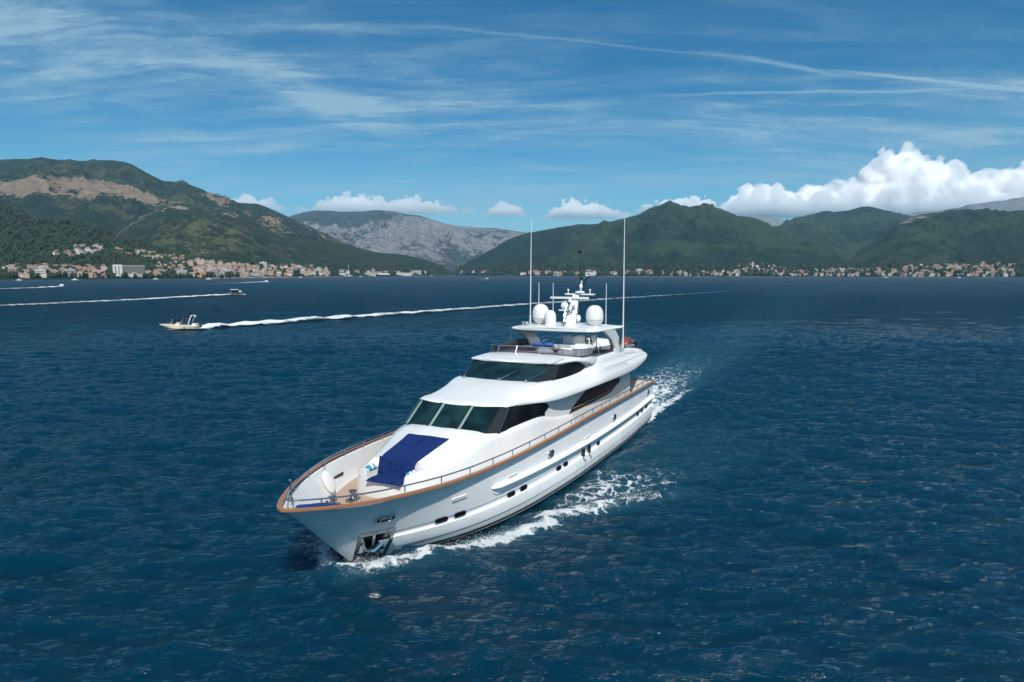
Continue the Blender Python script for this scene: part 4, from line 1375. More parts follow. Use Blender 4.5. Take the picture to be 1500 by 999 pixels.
# keep the sheet below the open hull
Zn = Z[near]
Zn[inside] = np.minimum(Zn[inside], -0.1)
Z[near] = Zn
far = np.clip(1.25 - 1.1 / spacing, 0, 1)
verts = np.stack([XX, YY, Z], -1).reshape(-1, 3).astype(np.float32)
nxg, nyg = XX.shape
ii, jj = np.meshgrid(np.arange(nxg - 1), np.arange(nyg - 1), indexing='ij')
a = (ii * nyg + jj).ravel()
quads = np.stack([a, a + nyg, a + nyg + 1, a + 1], -1).astype(np.int32)
def fast_mesh(name, verts, quads, mats, attrs=None, parent=None, smooth_=True):
    me = bpy.data.meshes.new(name)
    me.vertices.add(len(verts))
    me.vertices.foreach_set('co', np.asarray(verts, np.float32).ravel())
    k = quads.shape[1]
    me.loops.add(quads.size)
    me.loops.foreach_set('vertex_index', quads.ravel().astype(np.int32))
    me.polygons.add(len(quads))
    me.polygons.foreach_set('loop_start', np.arange(0, quads.size, k, dtype=np.int32))
    me.polygons.foreach_set('loop_total', np.full(len(quads), k, np.int32))
    if smooth_:
        me.polygons.foreach_set('use_smooth', np.ones(len(quads), bool))
    for nme, arr in (attrs or {}).items():
        at = me.attributes.new(nme, 'FLOAT', 'POINT')
        at.data.foreach_set('value', np.asarray(arr, np.float32).ravel())
    for m in (mats if isinstance(mats, (list, tuple)) else [mats]):
        me.materials.append(m)
    me.update(calc_edges=True)
    o = bpy.data.objects.new(name, me)
    COL.objects.link(o)
    o.parent = parent
    return o
def attr(nt, name):
    n = nt.nodes.new('ShaderNodeAttribute')
    n.attribute_name = name
    return n.outputs['Fac']
def foam_pattern(nt, vec):
    """lacy white-water pattern, 0..1"""
    n1 = noise(nt, vec, 1.5, 8, 0.74, 0.8)
    n2 = noise(nt, vec, 8.0, 5, 0.7, 0.4)
    v = nt.nodes.new('ShaderNodeTexVoronoi')
    v.feature = 'DISTANCE_TO_EDGE'
    v.inputs['Scale'].default_value = 1.5
    wv = nt.nodes.new('ShaderNodeVectorMath')
    wv.operation = 'MULTIPLY_ADD'
    nz = nt.nodes.new('ShaderNodeTexNoise')
    nz.inputs['Scale'].default_value = 1.8
    nz.inputs['Detail'].default_value = 3
    link(nt, vec, nz.inputs['Vector'])
    link(nt, nz.outputs['Color'], wv.inputs[0])
    wv.inputs[1].default_value = (0.9, 0.9, 0.9)
    link(nt, vec, wv.inputs[2])
    link(nt, wv.outputs[0], v.inputs['Vector'])
    lace = smooth(nt, v.outputs['Distance'], 0.0, 0.22, 1.0, 0.0)
    p = math_node(nt, 'ADD', math_node(nt, 'MULTIPLY', n1, 0.55), math_node(nt, 'MULTIPLY', n2, 0.38))
    return math_node(nt, 'ADD', p, math_node(nt, 'MULTIPLY', lace, 0.16))
def sea_material():
    m = bpy.data.materials.new('sea_water')
    m.use_nodes = True
    nt = m.node_tree
    b = nt.nodes['Principled BSDF']
    out = nt.nodes['Material Output']
    tc = nt.nodes.new('ShaderNodeTexCoord')
    P = tc.outputs['Object']
    farv = attr(nt, 'far')
    # bump: ripples everywhere, longer waves only where the sheet is too coarse to carry them
    r1 = noise(nt, mapping(nt, P, rot=(0, 0, 0.15), scale=(0.34, 1.4, 1)), 1.5, 5, 0.62, 0.4)
    r2 = noise(nt, mapping(nt, P, rot=(0, 0, -0.15), scale=(0.36, 1.5, 1)), 5.0, 4, 0.6, 0.3)
    w1 = noise(nt, mapping(nt, P, rot=(0, 0, 0.12), scale=(0.32, 1.2, 1)), 0.16, 6, 0.58, 0.3)
    w2 = noise(nt, mapping(nt, P, rot=(0, 0, -0.2), scale=(0.30, 1.2, 1)), 0.42, 5, 0.6, 0.3)
    h = math_node(nt, 'ADD', math_node(nt, 'MULTIPLY', r1, 0.30), math_node(nt, 'MULTIPLY', r2, 0.07))
    hf = math_node(nt, 'ADD', math_node(nt, 'MULTIPLY', w1, 4.5), math_node(nt, 'MULTIPLY', w2, 2.6))
    h = math_node(nt, 'ADD', h, math_node(nt, 'MULTIPLY', hf, farv))
    bp = nt.nodes.new('ShaderNodeBump')
    bp.inputs['Strength'].default_value = 0.85
    bp.inputs['Distance'].default_value = 0.85
    link(nt, h, bp.inputs['Height'])
    gust = noise(nt, mapping(nt, P, scale=(0.010, 0.022, 1)), 1.0, 4, 0.6)
    col = mixc(nt, gust, (0.00005, 0.014, 0.031), (0.0001, 0.031, 0.060))
    aerv = attr(nt, 'aerated')
    an = noise(nt, P, 0.8, 5, 0.6)
    av = math_node(nt, 'MULTIPLY', aerv, math_node(nt, 'ADD', an, 0.35), clamp=True)
    col = mixc(nt, av, col, (0.026, 0.100, 0.135))
    nt.nodes.remove(b)
    body = nt.nodes.new('ShaderNodeSubsurfaceScattering')
    body.falloff = 'BURLEY'
    body.inputs['Scale'].default_value = 1.6
    body.inputs['Radius'].default_value = (0.6, 1.0, 1.3)
    link(nt, col, body.inputs[0])
    glo = nt.nodes.new('ShaderNodeBsdfGlossy')
    dist = attr(nt, 'distant')
    link(nt, math_node(nt, 'ADD', math_node(nt, 'MULTIPLY', dist, 0.38), 0.09), glo.inputs['Roughness'])
    link(nt, bp.outputs[0], glo.inputs['Normal'])
    fr = nt.nodes.new('ShaderNodeFresnel')
    fr.inputs[0].default_value = 1.333
    link(nt, bp.outputs[0], fr.inputs['Normal'])
    # a rough sea never mirrors fully at a low angle: its wave backs are hidden
    fac = math_node(nt, 'MINIMUM', fr.outputs[0], math_node(nt, 'SUBTRACT', 0.40, math_node(nt, 'MULTIPLY', dist, 0.16)))
    b = nt.nodes.new('ShaderNodeMixShader')
    link(nt, fac, b.inputs[0])
    link(nt, body.outputs[0], b.inputs[1])
    link(nt, glo.outputs[0], b.inputs[2])
    # white water
    fv = attr(nt, 'foam')
    pat = foam_pattern(nt, mapping(nt, P, scale=(1, 1, 1)))
    thr = math_node(nt, 'SUBTRACT', 0.97, math_node(nt, 'MULTIPLY', fv, 0.68))
    msk = math_node(nt, 'SUBTRACT', pat, thr)
    msk = smooth(nt, msk, 0.0, 0.16)
    msk = math_node(nt, 'MULTIPLY', msk, smooth(nt, fv, 0.04, 0.2))
    fb = nt.nodes.new('ShaderNodeBsdfDiffuse')
    fb.inputs[0].default_value = (0.62, 0.66, 0.68, 1)
    fbm_ = nt.nodes.new('ShaderNodeBump')
    fbm_.inputs['Strength'].default_value = 0.8
    fbm_.inputs['Distance'].default_value = 0.35
    link(nt, pat, fbm_.inputs['Height'])
    link(nt, fbm_.outputs[0], fb.inputs['Normal'])
    mx = nt.nodes.new('ShaderNodeMixShader')
    link(nt, msk, mx.inputs[0])
    link(nt, b.outputs[0], mx.inputs[1])
    link(nt, fb.outputs[0], mx.inputs[2])
    link(nt, mx.outputs[0], out.inputs[0])
    return m
sea = fast_mesh('sea', verts, quads, sea_material(), {'foam': foam, 'aerated': aer, 'far': far, 'distant': np.clip((spacing - 4) / 22, 0, 1)})
tag(sea, kind='structure')
def sea_z(x, y):
    i = int(np.clip(np.searchsorted(gx, x), 0, nxg - 1))
    j = int(np.clip(np.searchsorted(gy, y), 0, nyg - 1))
    return float(Z[i, j])
# droplets thrown up along the bow wave
spray_m = mat('white_spray', (0.80, 0.83, 0.84), 0.7)
def spray():
    rng = np.random.default_rng(11)
    t_ = (1 + 5 ** .5) / 2
    ico = np.array([(-1, t_, 0), (1, t_, 0), (-1, -t_, 0), (1, -t_, 0), (0, -1, t_), (0, 1, t_), (0, -1, -t_), (0, 1, -t_), (t_, 0, -1), (t_, 0, 1), (-t_, 0, -1), (-t_, 0, 1)]) / 1.9
    fc = np.array([(0, 11, 5), (0, 5, 1), (0, 1, 7), (0, 7, 10), (0, 10, 11), (1, 5, 9), (5, 11, 4), (11, 10, 2), (10, 7, 6), (7, 1, 8), (3, 9, 4), (3, 4, 2), (3, 2, 6), (3, 6, 8), (3, 8, 9), (4, 9, 5), (2, 4, 11), (6, 2, 10), (8, 6, 7), (9, 8, 1)])
    V, F = [], []
    def drop(bx_, by_, z, r):
        p = b2w(bx_, by_)
        base = len(V) * 12
        V.append(ico * r * rng.uniform(.7, 1.3, (12, 1)) + np.array([p.x, p.y, z]))
        F.append(fc + base)
    line = pc([(0, 33.2), (.2, 32.4), (.45, 30.6), (.75, 28.3), (1, 25.6)])
    lat = pc([(0, .45), (.2, 1.45), (.45, 2.65), (.75, 3.95), (1, 5.3)])
    for side in (1, -1):
        for _ in range(5200):
            t = rng.random() ** 1.3
            b = line(t) + rng.normal(0, .22)
            c = lat(t) + abs(rng.normal(0, .18)) - 0.1
            h = 0.10 + 0.26 * (1 - 0.4 * t) * min(2.4, rng.exponential(.5)) + 0.12
            drop(b, side * c, h, rng.uniform(.003, .010) * (1.2 - .4 * h))
        for _ in range(1500):
            t = rng.random()
            drop(25.2 - 5.5 * t + rng.normal(0, .25), side * (4.9 + 3.4 * t + rng.normal(0, .3)), .18 + .20 * rng.exponential(.4), rng.uniform(.004, .013))
    o = fast_mesh('spray', np.concatenate(V), np.concatenate(F), spray_m)
    tag(o, label='fine white spray thrown up along the bow wave of the yacht', cat='spray', kind='stuff')
spray()
# ---------------------------------------------------------------- hills: height fields standing at their own distances
_lat = np.random.default_rng(99).random((256, 256))
def vnoise(x, y):
    i, j = np.floor(x).astype(int), np.floor(y).astype(int)
    fx, fy = x - i, y - j
    fx = fx * fx * fx * (fx * (fx * 6 - 15) + 10)
    fy = fy * fy * fy * (fy * (fy * 6 - 15) + 10)
    g = lambda a, b: _lat[a & 255, b & 255]
    return (g(i, j) * (1 - fx) * (1 - fy) + g(i + 1, j) * fx * (1 - fy) + g(i, j + 1) * (1 - fx) * fy + g(i + 1, j + 1) * fx * fy) * 2 - 1
def fbm(x, y, scale, octv=5, seed=0, ridged=False, gain=0.5):
    x, y = x / scale + seed * 17.3, y / scale + seed * 9.7
    s, a, n = 0.0, 1.0, 0.0
    for o in range(octv):
        v = vnoise(x, y)
        if ridged:
            v = 1 - 2 * np.abs(v)
        s = s + a * v
        n += a
        a *= gain
        x, y = x * 2.03 * 0.8 - y * 2.03 * 0.6, x * 2.03 * 0.6 + y * 2.03 * 0.8
    return s / n
cp_, sp_ = math.cos(PITCH), math.sin(PITCH)
def ray_xy(u, v):
    """x and z-above-camera per metre of depth for a direction"""
    s = (499.5 - np.asarray(v, float)) / 1000.0
    den = cp_ + s * sp_
    return (np.asarray(u, float) - 750.0) / 1000.0 / den, (-sp_ + s * cp_) / den
def point_at(u, v, Y):
    kx, kz = ray_xy(u, v)
    return kx * Y, Y, CAM_H + kz * Y
LAYERS = []
def hill_material(name, green_a, green_b, grass, rock_a, rock_b, speck=0.012, tree_bump=6.0):
    m = bpy.data.materials.new(name)
    m.use_nodes = True
    nt = m.node_tree
    b = nt.nodes['Principled BSDF']
    b.inputs['Roughness'].default_value = 0.95
    b.inputs['Specular IOR Level'].default_value = 0.1
    tc = nt.nodes.new('ShaderNodeTexCoord')
    P = tc.outputs['Object']
    big = noise(nt, P, 0.0032, 5, 0.62)
    mid = noise(nt, P, 0.016, 5, 0.65)
    tre = noise(nt, P, 0.09, 4, 0.7)
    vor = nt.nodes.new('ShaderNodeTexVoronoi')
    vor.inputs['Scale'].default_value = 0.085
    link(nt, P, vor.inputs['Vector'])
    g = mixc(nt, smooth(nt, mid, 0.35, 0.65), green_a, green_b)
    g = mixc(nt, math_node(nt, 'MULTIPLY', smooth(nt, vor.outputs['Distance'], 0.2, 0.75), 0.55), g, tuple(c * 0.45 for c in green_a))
    gv = attr(nt, 'grass')
    gm = smooth(nt, math_node(nt, 'ADD', gv, math_node(nt, 'MULTIPLY', math_node(nt, 'SUBTRACT', math_node(nt, 'ADD', math_node(nt, 'MULTIPLY', mid, .5), math_node(nt, 'MULTIPLY', tre, .5)), 0.5), 2.6)), 0.42, 0.62)
    c = mixc(nt, gm, g, grass)
    rv = attr(nt, 'rock')
    rn = math_node(nt, 'ADD', math_node(nt, 'MULTIPLY', mid, 0.6), math_node(nt, 'MULTIPLY', tre, 0.4))
    rm = smooth(nt, math_node(nt, 'ADD', rv, math_node(nt, 'MULTIPLY', math_node(nt, 'SUBTRACT', rn, 0.5), 3.2)), 0.42, 0.66)
    rk = mixc(nt, smooth(nt, noise(nt, mapping(nt, P, scale=(1, 1, 2.2)), 0.03, 6, 0.7), 0.3, 0.7), rock_a, rock_b)
    c = mixc(nt, rm, c, rk)
    link(nt, c, b.inputs['Base Color'])
    bp = nt.nodes.new('ShaderNodeBump')
    bp.inputs['Strength'].default_value = 1.0
    bp.inputs['Distance'].default_value = tree_bump
    hh = math_node(nt, 'ADD', math_node(nt, 'MULTIPLY', tre, 0.9), math_node(nt, 'MULTIPLY', vor.outputs['Distance'], -0.55))
    link(nt, hh, bp.inputs['Height'])
    link(nt, bp.outputs[0], b.inputs['Normal'])
    return m
def hill(name, sil, Yr, Ys, m, label, g_exp=1.25, amp=30, gully=40, gscale=420, du=1.2, nt_=150, masks=None, seed=1, end_fade=(0, 0), zshore=-0.5, rough_ridge=0.012, epow=0.8):
    us = np.arange(sil[0][0], sil[-1][0] + du, du)
    vr = pc(sil)(us)
    yr = pc(Yr)(us) if isinstance(Yr, list) else np.full(us.shape, float(Yr))
    ys = pc(Ys)(us) if isinstance(Ys, list) else np.full(us.shape, float(Ys))
    kx, kz = ray_xy(us, vr)
    zr = CAM_H + kz * yr
    t = np.concatenate([np.linspace(0, 1, nt_) ** 1.15, np.linspace(1, 1.45, 24)[1:]])
    T, _ = np.meshgrid(t, us)
    Yg = ys[:, None] + (yr - ys)[:, None] * T
    Xg = kx[:, None] * Yg
    H = np.where(T <= 1, np.clip(T, 0, 1) ** g_exp, np.maximum(0, 1 - 1.7 * (T - 1) - 1.0 * (T - 1) ** 2))
    Zg = zshore + (zr[:, None] - zshore) * H
    env = np.clip(np.sin(np.pi * np.clip(T, 0, 1)), 0, 1) ** epow
    hscale = np.clip(zr[:, None] / 200.0, 0.05, 1.6)
    r = fbm(Xg, Yg, gscale, 6, seed, True)
    n = fbm(Xg, Yg, gscale * .35, 6, seed + 3)
    Zg = Zg + env * hscale * (gully * (r - 0.15) + amp * n * 0.6)
    Zg = Zg + env * np.clip((1.0 - T) * 6, 0, 1) * hscale * gully * 0.30 * (fbm(Xg, Yg, gscale * .33, 4, seed + 11, True) - 0.2)
    fine = fbm(Xg, Yg, 26, 3, seed + 5)
    Zg = Zg + np.clip(T * 4, 0, 1) * (fine * 2.2 + fbm(Xg, Yg, 90, 4, seed + 6) * zr[:, None] * rough_ridge)
    # angular height fraction, for the bands of rock and meadow
    kv = (Zg - CAM_H) / Yg
    frac = kv / np.maximum(1e-4, kz)[:, None]
    rock = np.zeros(Zg.shape)
    grass = np.zeros(Zg.shape)
    if masks:
        rock, grass = masks(us[:, None] + 0 * Zg, frac, T, Xg, Yg, Zg, r, n)
    V = np.stack([Xg, Yg, Zg], -1).reshape(-1, 3)
    nu, nv = Zg.shape
    ii, jj = np.meshgrid(np.arange(nu - 1), np.arange(nv - 1), indexing='ij')
    a = (ii * nv + jj).ravel()
    q = np.stack([a, a + nv, a + nv + 1, a + 1], -1)
    o = fast_mesh(name, V, q, m, {'rock': rock, 'grass': grass})
    tag(o, label=label, kind='structure')
    LAYERS.append((us, Xg, Yg, Zg, T))
    return o
def nz(us, seed, scale):
    return fbm(us, us * 0 + seed * 3.3, scale, 4, seed)

G1, G2 = (0.010, 0.022, 0.011), (0.024, 0.042, 0.020)
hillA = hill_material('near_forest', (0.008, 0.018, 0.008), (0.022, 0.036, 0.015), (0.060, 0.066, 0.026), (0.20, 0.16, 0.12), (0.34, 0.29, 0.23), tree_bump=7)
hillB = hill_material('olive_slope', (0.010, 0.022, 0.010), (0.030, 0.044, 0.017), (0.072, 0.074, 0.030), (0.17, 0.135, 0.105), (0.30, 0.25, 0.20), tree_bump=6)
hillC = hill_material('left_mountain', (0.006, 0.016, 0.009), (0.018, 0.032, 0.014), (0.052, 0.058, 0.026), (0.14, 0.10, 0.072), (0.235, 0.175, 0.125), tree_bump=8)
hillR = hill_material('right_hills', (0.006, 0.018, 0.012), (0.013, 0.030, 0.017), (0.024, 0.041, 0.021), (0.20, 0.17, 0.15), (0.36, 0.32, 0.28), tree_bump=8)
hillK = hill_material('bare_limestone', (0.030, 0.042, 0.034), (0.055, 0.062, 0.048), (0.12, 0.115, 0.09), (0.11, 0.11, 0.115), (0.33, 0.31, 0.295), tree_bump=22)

# left: near wooded hill with the first town on its foot
def mA(u, f, T, X, Y, Z, r, n):
    g = 0.10 + 0.25 * fbm(X, Y, 160, 4, 21)
    rk = np.full(Z.shape, -0.6) + 0.5 * np.exp(-((f - 0.72) / 0.06) ** 2) * (u > 90) * (u < 140)
    rk = np.where(T < 0.015, 0.9, rk)
    return rk, g
hill('hillside', [(-260, 262), (-140, 268), (-60, 284), (0, 300), (52, 320), (114, 328), (173, 348), (222, 360), (260, 372), (312, 389), (350, 399), (366, 404)],
     [(-260, 1700), (0, 1620), (180, 1560), (366, 1500)], [(-260, 930), (-100, 960), (0, 1010), (100, 1080), (200, 1160), (300, 1310), (366, 1400)], hillA,
     'dark wooded hillside falling to the waterfront town at the left', g_exp=1.45, amp=8, gully=12, gscale=260, nt_=130, masks=mA, seed=2, du=1.0)
# left: olive spur behind it, running on as the green ridge to the point
def mB(u, f, T, X, Y, Z, r, n):
    g = 0.34 + 0.35 * fbm(X, Y, 240, 4, 31) - 0.30 * (u > 430)
    top = np.exp(-((f - 0.93) / 0.10) ** 2)
    rk = -0.65 + 0.95 * top * (u < 350) + 0.25 * r
    rk = np.where(T < 0.012, 0.8, rk)
    return rk, g
hill('hillside', [(120, 384), (150, 360), (180, 332), (208, 314), (232, 302), (256, 298), (301, 302), (325, 305), (347, 312), (381, 330), (416, 346), (450, 351), (500, 357), (530, 365), (559, 371), (590, 374), (612, 378), (635, 386), (655, 395), (668, 401), (684, 405)],
     [(120, 2500), (420, 2700), (684, 2950)], [(120, 1240), (300, 1320), (400, 1500), (500, 1830), (600, 2300), (684, 2850)], hillB,
     'olive green spur running down to the low wooded point', g_exp=1.15, amp=16, gully=40, gscale=400, masks=mB, seed=4)
# left: the main mountain with its pale brown belt
def mC(u, f, T, X, Y, Z, r, n):
    w = 0.035 * fbm(X, Y, 300, 4, 41)
    c = 0.765 - 0.00012 * u + w
    hw = 0.125 * np.clip((330 - u) / 150, 0.12, 1) * (1 + .35 * fbm(X, Y, 500, 3, 44))
    belt = np.clip(1.25 - np.abs(f - c) / hw, 0, 1)
    rk = -0.42 + 1.62 * belt * np.clip((300 - u) / 40, 0, 1) * (0.85 + 0.5 * fbm(X, Y, 120, 4, 47))
    low = np.exp(-((f - 0.42) / 0.13) ** 2) * np.exp(-((u - 150) / 70) ** 2)
    rk = rk + 0.95 * low * (0.55 + 0.6 * r)
    right = np.clip((u - 235) / 70, 0, 1)
    rk = rk + right * (0.62 + 0.35 * r + 0.2 * n) * np.clip((f - .45) * 4, 0, 1)
    return rk, 0.26 + 0.35 * r + 0.3 * n
hill('mountain', [(-300, 268), (-180, 252), (-60, 240), (0, 236), (50, 233), (100, 235), (135, 237), (165, 237), (190, 241), (215, 254), (240, 266), (262, 268), (290, 275), (320, 290), (345, 297), (375, 299), (400, 309), (430, 322), (460, 336), (490, 350), (520, 362), (560, 385), (590, 402)],
     [(-300, 3700), (590, 3700)], [(-300, 1500), (0, 1700), (590, 2600)], hillC,
     'broad dark mountain with a pale brown meadow belt under its crest', g_exp=0.95, amp=36, gully=85, gscale=560, masks=mC, seed=6, nt_=170)
# bare limestone mountain in the gap
def mK(u, f, T, X, Y, Z, r, n):
    green = np.exp(-((f - 0.93) / 0.10) ** 2) * np.clip((600 - u) / 45, 0, 1) * 1.1
    rk = 0.38 + 0.85 * r + 0.5 * n - green
    return rk, 0.3 + 0 * Z
hill('limestone_mountain', [(330, 352), (380, 336), (415, 322), (430, 316), (450, 311), (466, 309), (508, 311), (535, 310), (552, 308.5), (577, 310), (587, 313), (605, 315), (623, 319), (645, 326), (668, 331), (700, 334), (724, 335), (749, 338), (775, 342), (820, 352), (880, 372)],
     [(330, 7600), (880, 7600)], [(330, 4300), (880, 4600)], hillK, 'pale grey limestone mountain in the gap between the hills', g_exp=0.95, amp=45, gully=120, gscale=620, masks=mK, seed=8, nt_=170, rough_ridge=0.008, epow=2.0)
# right-hand hills
def mR(u, f, T, X, Y, Z, r, n):
    crest = np.exp(-((f - 1.0) / 0.07) ** 2)
    rk = -0.75 + 0.85 * crest * ((u < 860) | ((u > 1000) & (u < 1060))) + 0.30 * r + 0.1 * n
    rk = rk + 0.9 * np.exp(-(((u - 820) / 16) ** 2 + ((f - 0.42) / 0.09) ** 2))
    rk = np.where(T < 0.006, 0.7, rk)
    return rk, 0.20 + 0.65 * r + 0.35 * n
hill('hills', [(655, 404), (668, 397), (682, 386), (700, 377), (722, 365), (750, 349), (775, 341), (800, 337), (820, 333), (845, 330), (870, 329), (890, 326), (912, 321), (935, 315), (955, 304), (975, 301), (992, 301), (1010, 304), (1022, 302), (1038, 302.5), (1060, 310), (1085, 320), (1105, 328), (1125, 334), (1150, 342), (1185, 352), (1230, 366), (1280, 384), (1330, 402)],
     [(655, 3000), (750, 3600), (1000, 3700), (1330, 3300)], [(655, 2800), (720, 2400), (1000, 1980), (1330, 1830)], hillR,
     'rounded green hill with a double-humped top across the bay', g_exp=1.05, amp=30, gully=80, gscale=520, masks=mR, seed=10, epow=1.3)
def mR2(u, f, T, X, Y, Z, r, n):
    rk = -0.7 + 0.30 * r + 0.25 * n
    rk = rk + 0.9 * np.exp(-(((u - 1218) / 8) ** 2 + ((f - 0.92) / 0.05) ** 2))
    return rk, 0.20 + 0.65 * r + 0.35 * n
hill('hills', [(1060, 352), (1090, 346), (1120, 338), (1140, 333), (1175, 318), (1195, 313), (1212, 309.5), (1222, 311.5), (1240, 310), (1255, 306), (1268, 303), (1290, 307), (1310, 312), (1330, 317), (1360, 326), (1420, 345), (1480, 370), (1540, 398)],
     [(1060, 4600), (1540, 4300)], [(1060, 2900), (1540, 2400)], hillR, 'twin-peaked green hill behind the saddle across the bay', g_exp=1.0, amp=34, gully=85, gscale=560, masks=mR2, seed=13, epow=1.2)
def mR3(u, f, T, X, Y, Z, r, n):
    rk = -0.7 + 0.25 * r
    rk = rk + 1.15 * np.exp(-((f - 0.98) / 0.10) ** 2) * np.exp(-((u - 1335) / 45) ** 2)
    band_ = np.exp(-((f - 0.50 - 0.05 * np.sin(X / 60)) / 0.12) ** 2) * (u > 1425)
    rk = rk + 1.0 * band_ * (0.4 + .7 * r)
    rk = np.where(T < 0.006, 0.7, rk)
    return rk, 0.20 + 0.65 * r + 0.35 * n
hill('hills', [(1210, 398), (1250, 372), (1290, 348), (1320, 326), (1345, 318), (1375, 315), (1400, 312), (1430, 311), (1465, 310), (1490, 312), (1530, 317), (1600, 322), (1700, 318), (1800, 330)],
     [(1210, 2900), (1800, 2900)], [(1210, 1860), (1500, 1640), (1800, 1500)], hillR, 'dark green hill with a rocky brow above the town at the right', g_exp=1.05, amp=26, gully=72, gscale=460, masks=mR3, seed=15)
def mF(u, f, T, X, Y, Z, r, n):
    return 0.60 + 0.5 * r + 0.3 * n, 0.3 + 0 * Z
hill('far_mountain', [(1240, 338), (1290, 324), (1331, 316), (1347, 311), (1386, 308), (1410, 303), (1423, 300), (1440, 298), (1454, 296), (1480, 292), (1500, 289), (1560, 284), (1640, 280), (1760, 290)],
     7400, 5000, hillK, 'pale bare mountain range showing over the right-hand hill', amp=50, gully=110, gscale=700, masks=mF, seed=17, nt_=90)
hill('far_mountain', [(1040, 336), (1070, 325), (1086, 319), (1100, 315.5), (1110, 316), (1125, 320), (1145, 323), (1160, 327), (1190, 336)],
     8000, 6000, hillK, 'small pale peak in the saddle behind the green hills', amp=30, gully=60, gscale=600, masks=mF, seed=19, nt_=80)
def locate(u, v, layers=None):
    """first hill point met by a direction: (x, y, z)"""
    best = None
    for L in (LAYERS if layers is None else [LAYERS[i] for i in layers]):
        us, Xg, Yg, Zg, T = L
        if u < us[0] or u > us[-1]:
            continue
        i = int(round((u - us[0]) / (us[1] - us[0])))
        i = min(i, len(us) - 1)
        z, y = Zg[i], Yg[i]
        s = (z - CAM_H) / y
        k = float(ray_xy(u, v)[1])
        idx = np.nonzero((s >= k) & (z > 0.4))[0]
        if len(idx):
            j = idx[0]
            if best is None or y[j] < best[1]:
                best = (float(Xg[i, j]), float(y[j]), float(z[j]))
    return best
def ground_at(x, y):
    """hill height under a point of the ground, from the nearest layer columns"""
    best = -1.0
    for us, Xg, Yg, Zg, T in LAYERS[:2] + LAYERS[4:7]:
        r = Xg[:, 0] / Yg[:, 0]
        i = int(np.searchsorted(r, x / y))
        if i <= 0 or i >= len(us):
            continue
        if y < Yg[i, 0] or y > Yg[i, -1]:
            continue
        best = max(best, float(np.interp(y, Yg[i], Zg[i])))
    return best

# ---------------------------------------------------------------- cumulus behind the hills
def icosphere(sub):
    t_ = (1 + 5 ** .5) / 2
    V = [Vector(v).normalized() for v in ((-1, t_, 0), (1, t_, 0), (-1, -t_, 0), (1, -t_, 0), (0, -1, t_), (0, 1, t_), (0, -1, -t_), (0, 1, -t_), (t_, 0, -1), (t_, 0, 1), (-t_, 0, -1), (-t_, 0, 1))]
    F = [(0, 11, 5), (0, 5, 1), (0, 1, 7), (0, 7, 10), (0, 10, 11), (1, 5, 9), (5, 11, 4), (11, 10, 2), (10, 7, 6), (7, 1, 8), (3, 9, 4), (3, 4, 2), (3, 2, 6), (3, 6, 8), (3, 8, 9), (4, 9, 5), (2, 4, 11), (6, 2, 10), (8, 6, 7), (9, 8, 1)]
    for _ in range(sub):
        mid, F2 = {}, []
        def m(a, b):
            k = (min(a, b), max(a, b))
            if k not in mid:
                V.append(((V[a] + V[b]) / 2).normalized())
                mid[k] = len(V) - 1
            return mid[k]
        for a, b, c in F:
            ab, bc, ca_ = m(a, b), m(b, c), m(c, a)
            F2 += [(a, ab, ca_), (b, bc, ab), (c, ca_, bc), (ab, bc, ca_)]
        F = F2
    return np.array([tuple(v) for v in V]), np.array(F)
ICO1, ICO1F = icosphere(1)
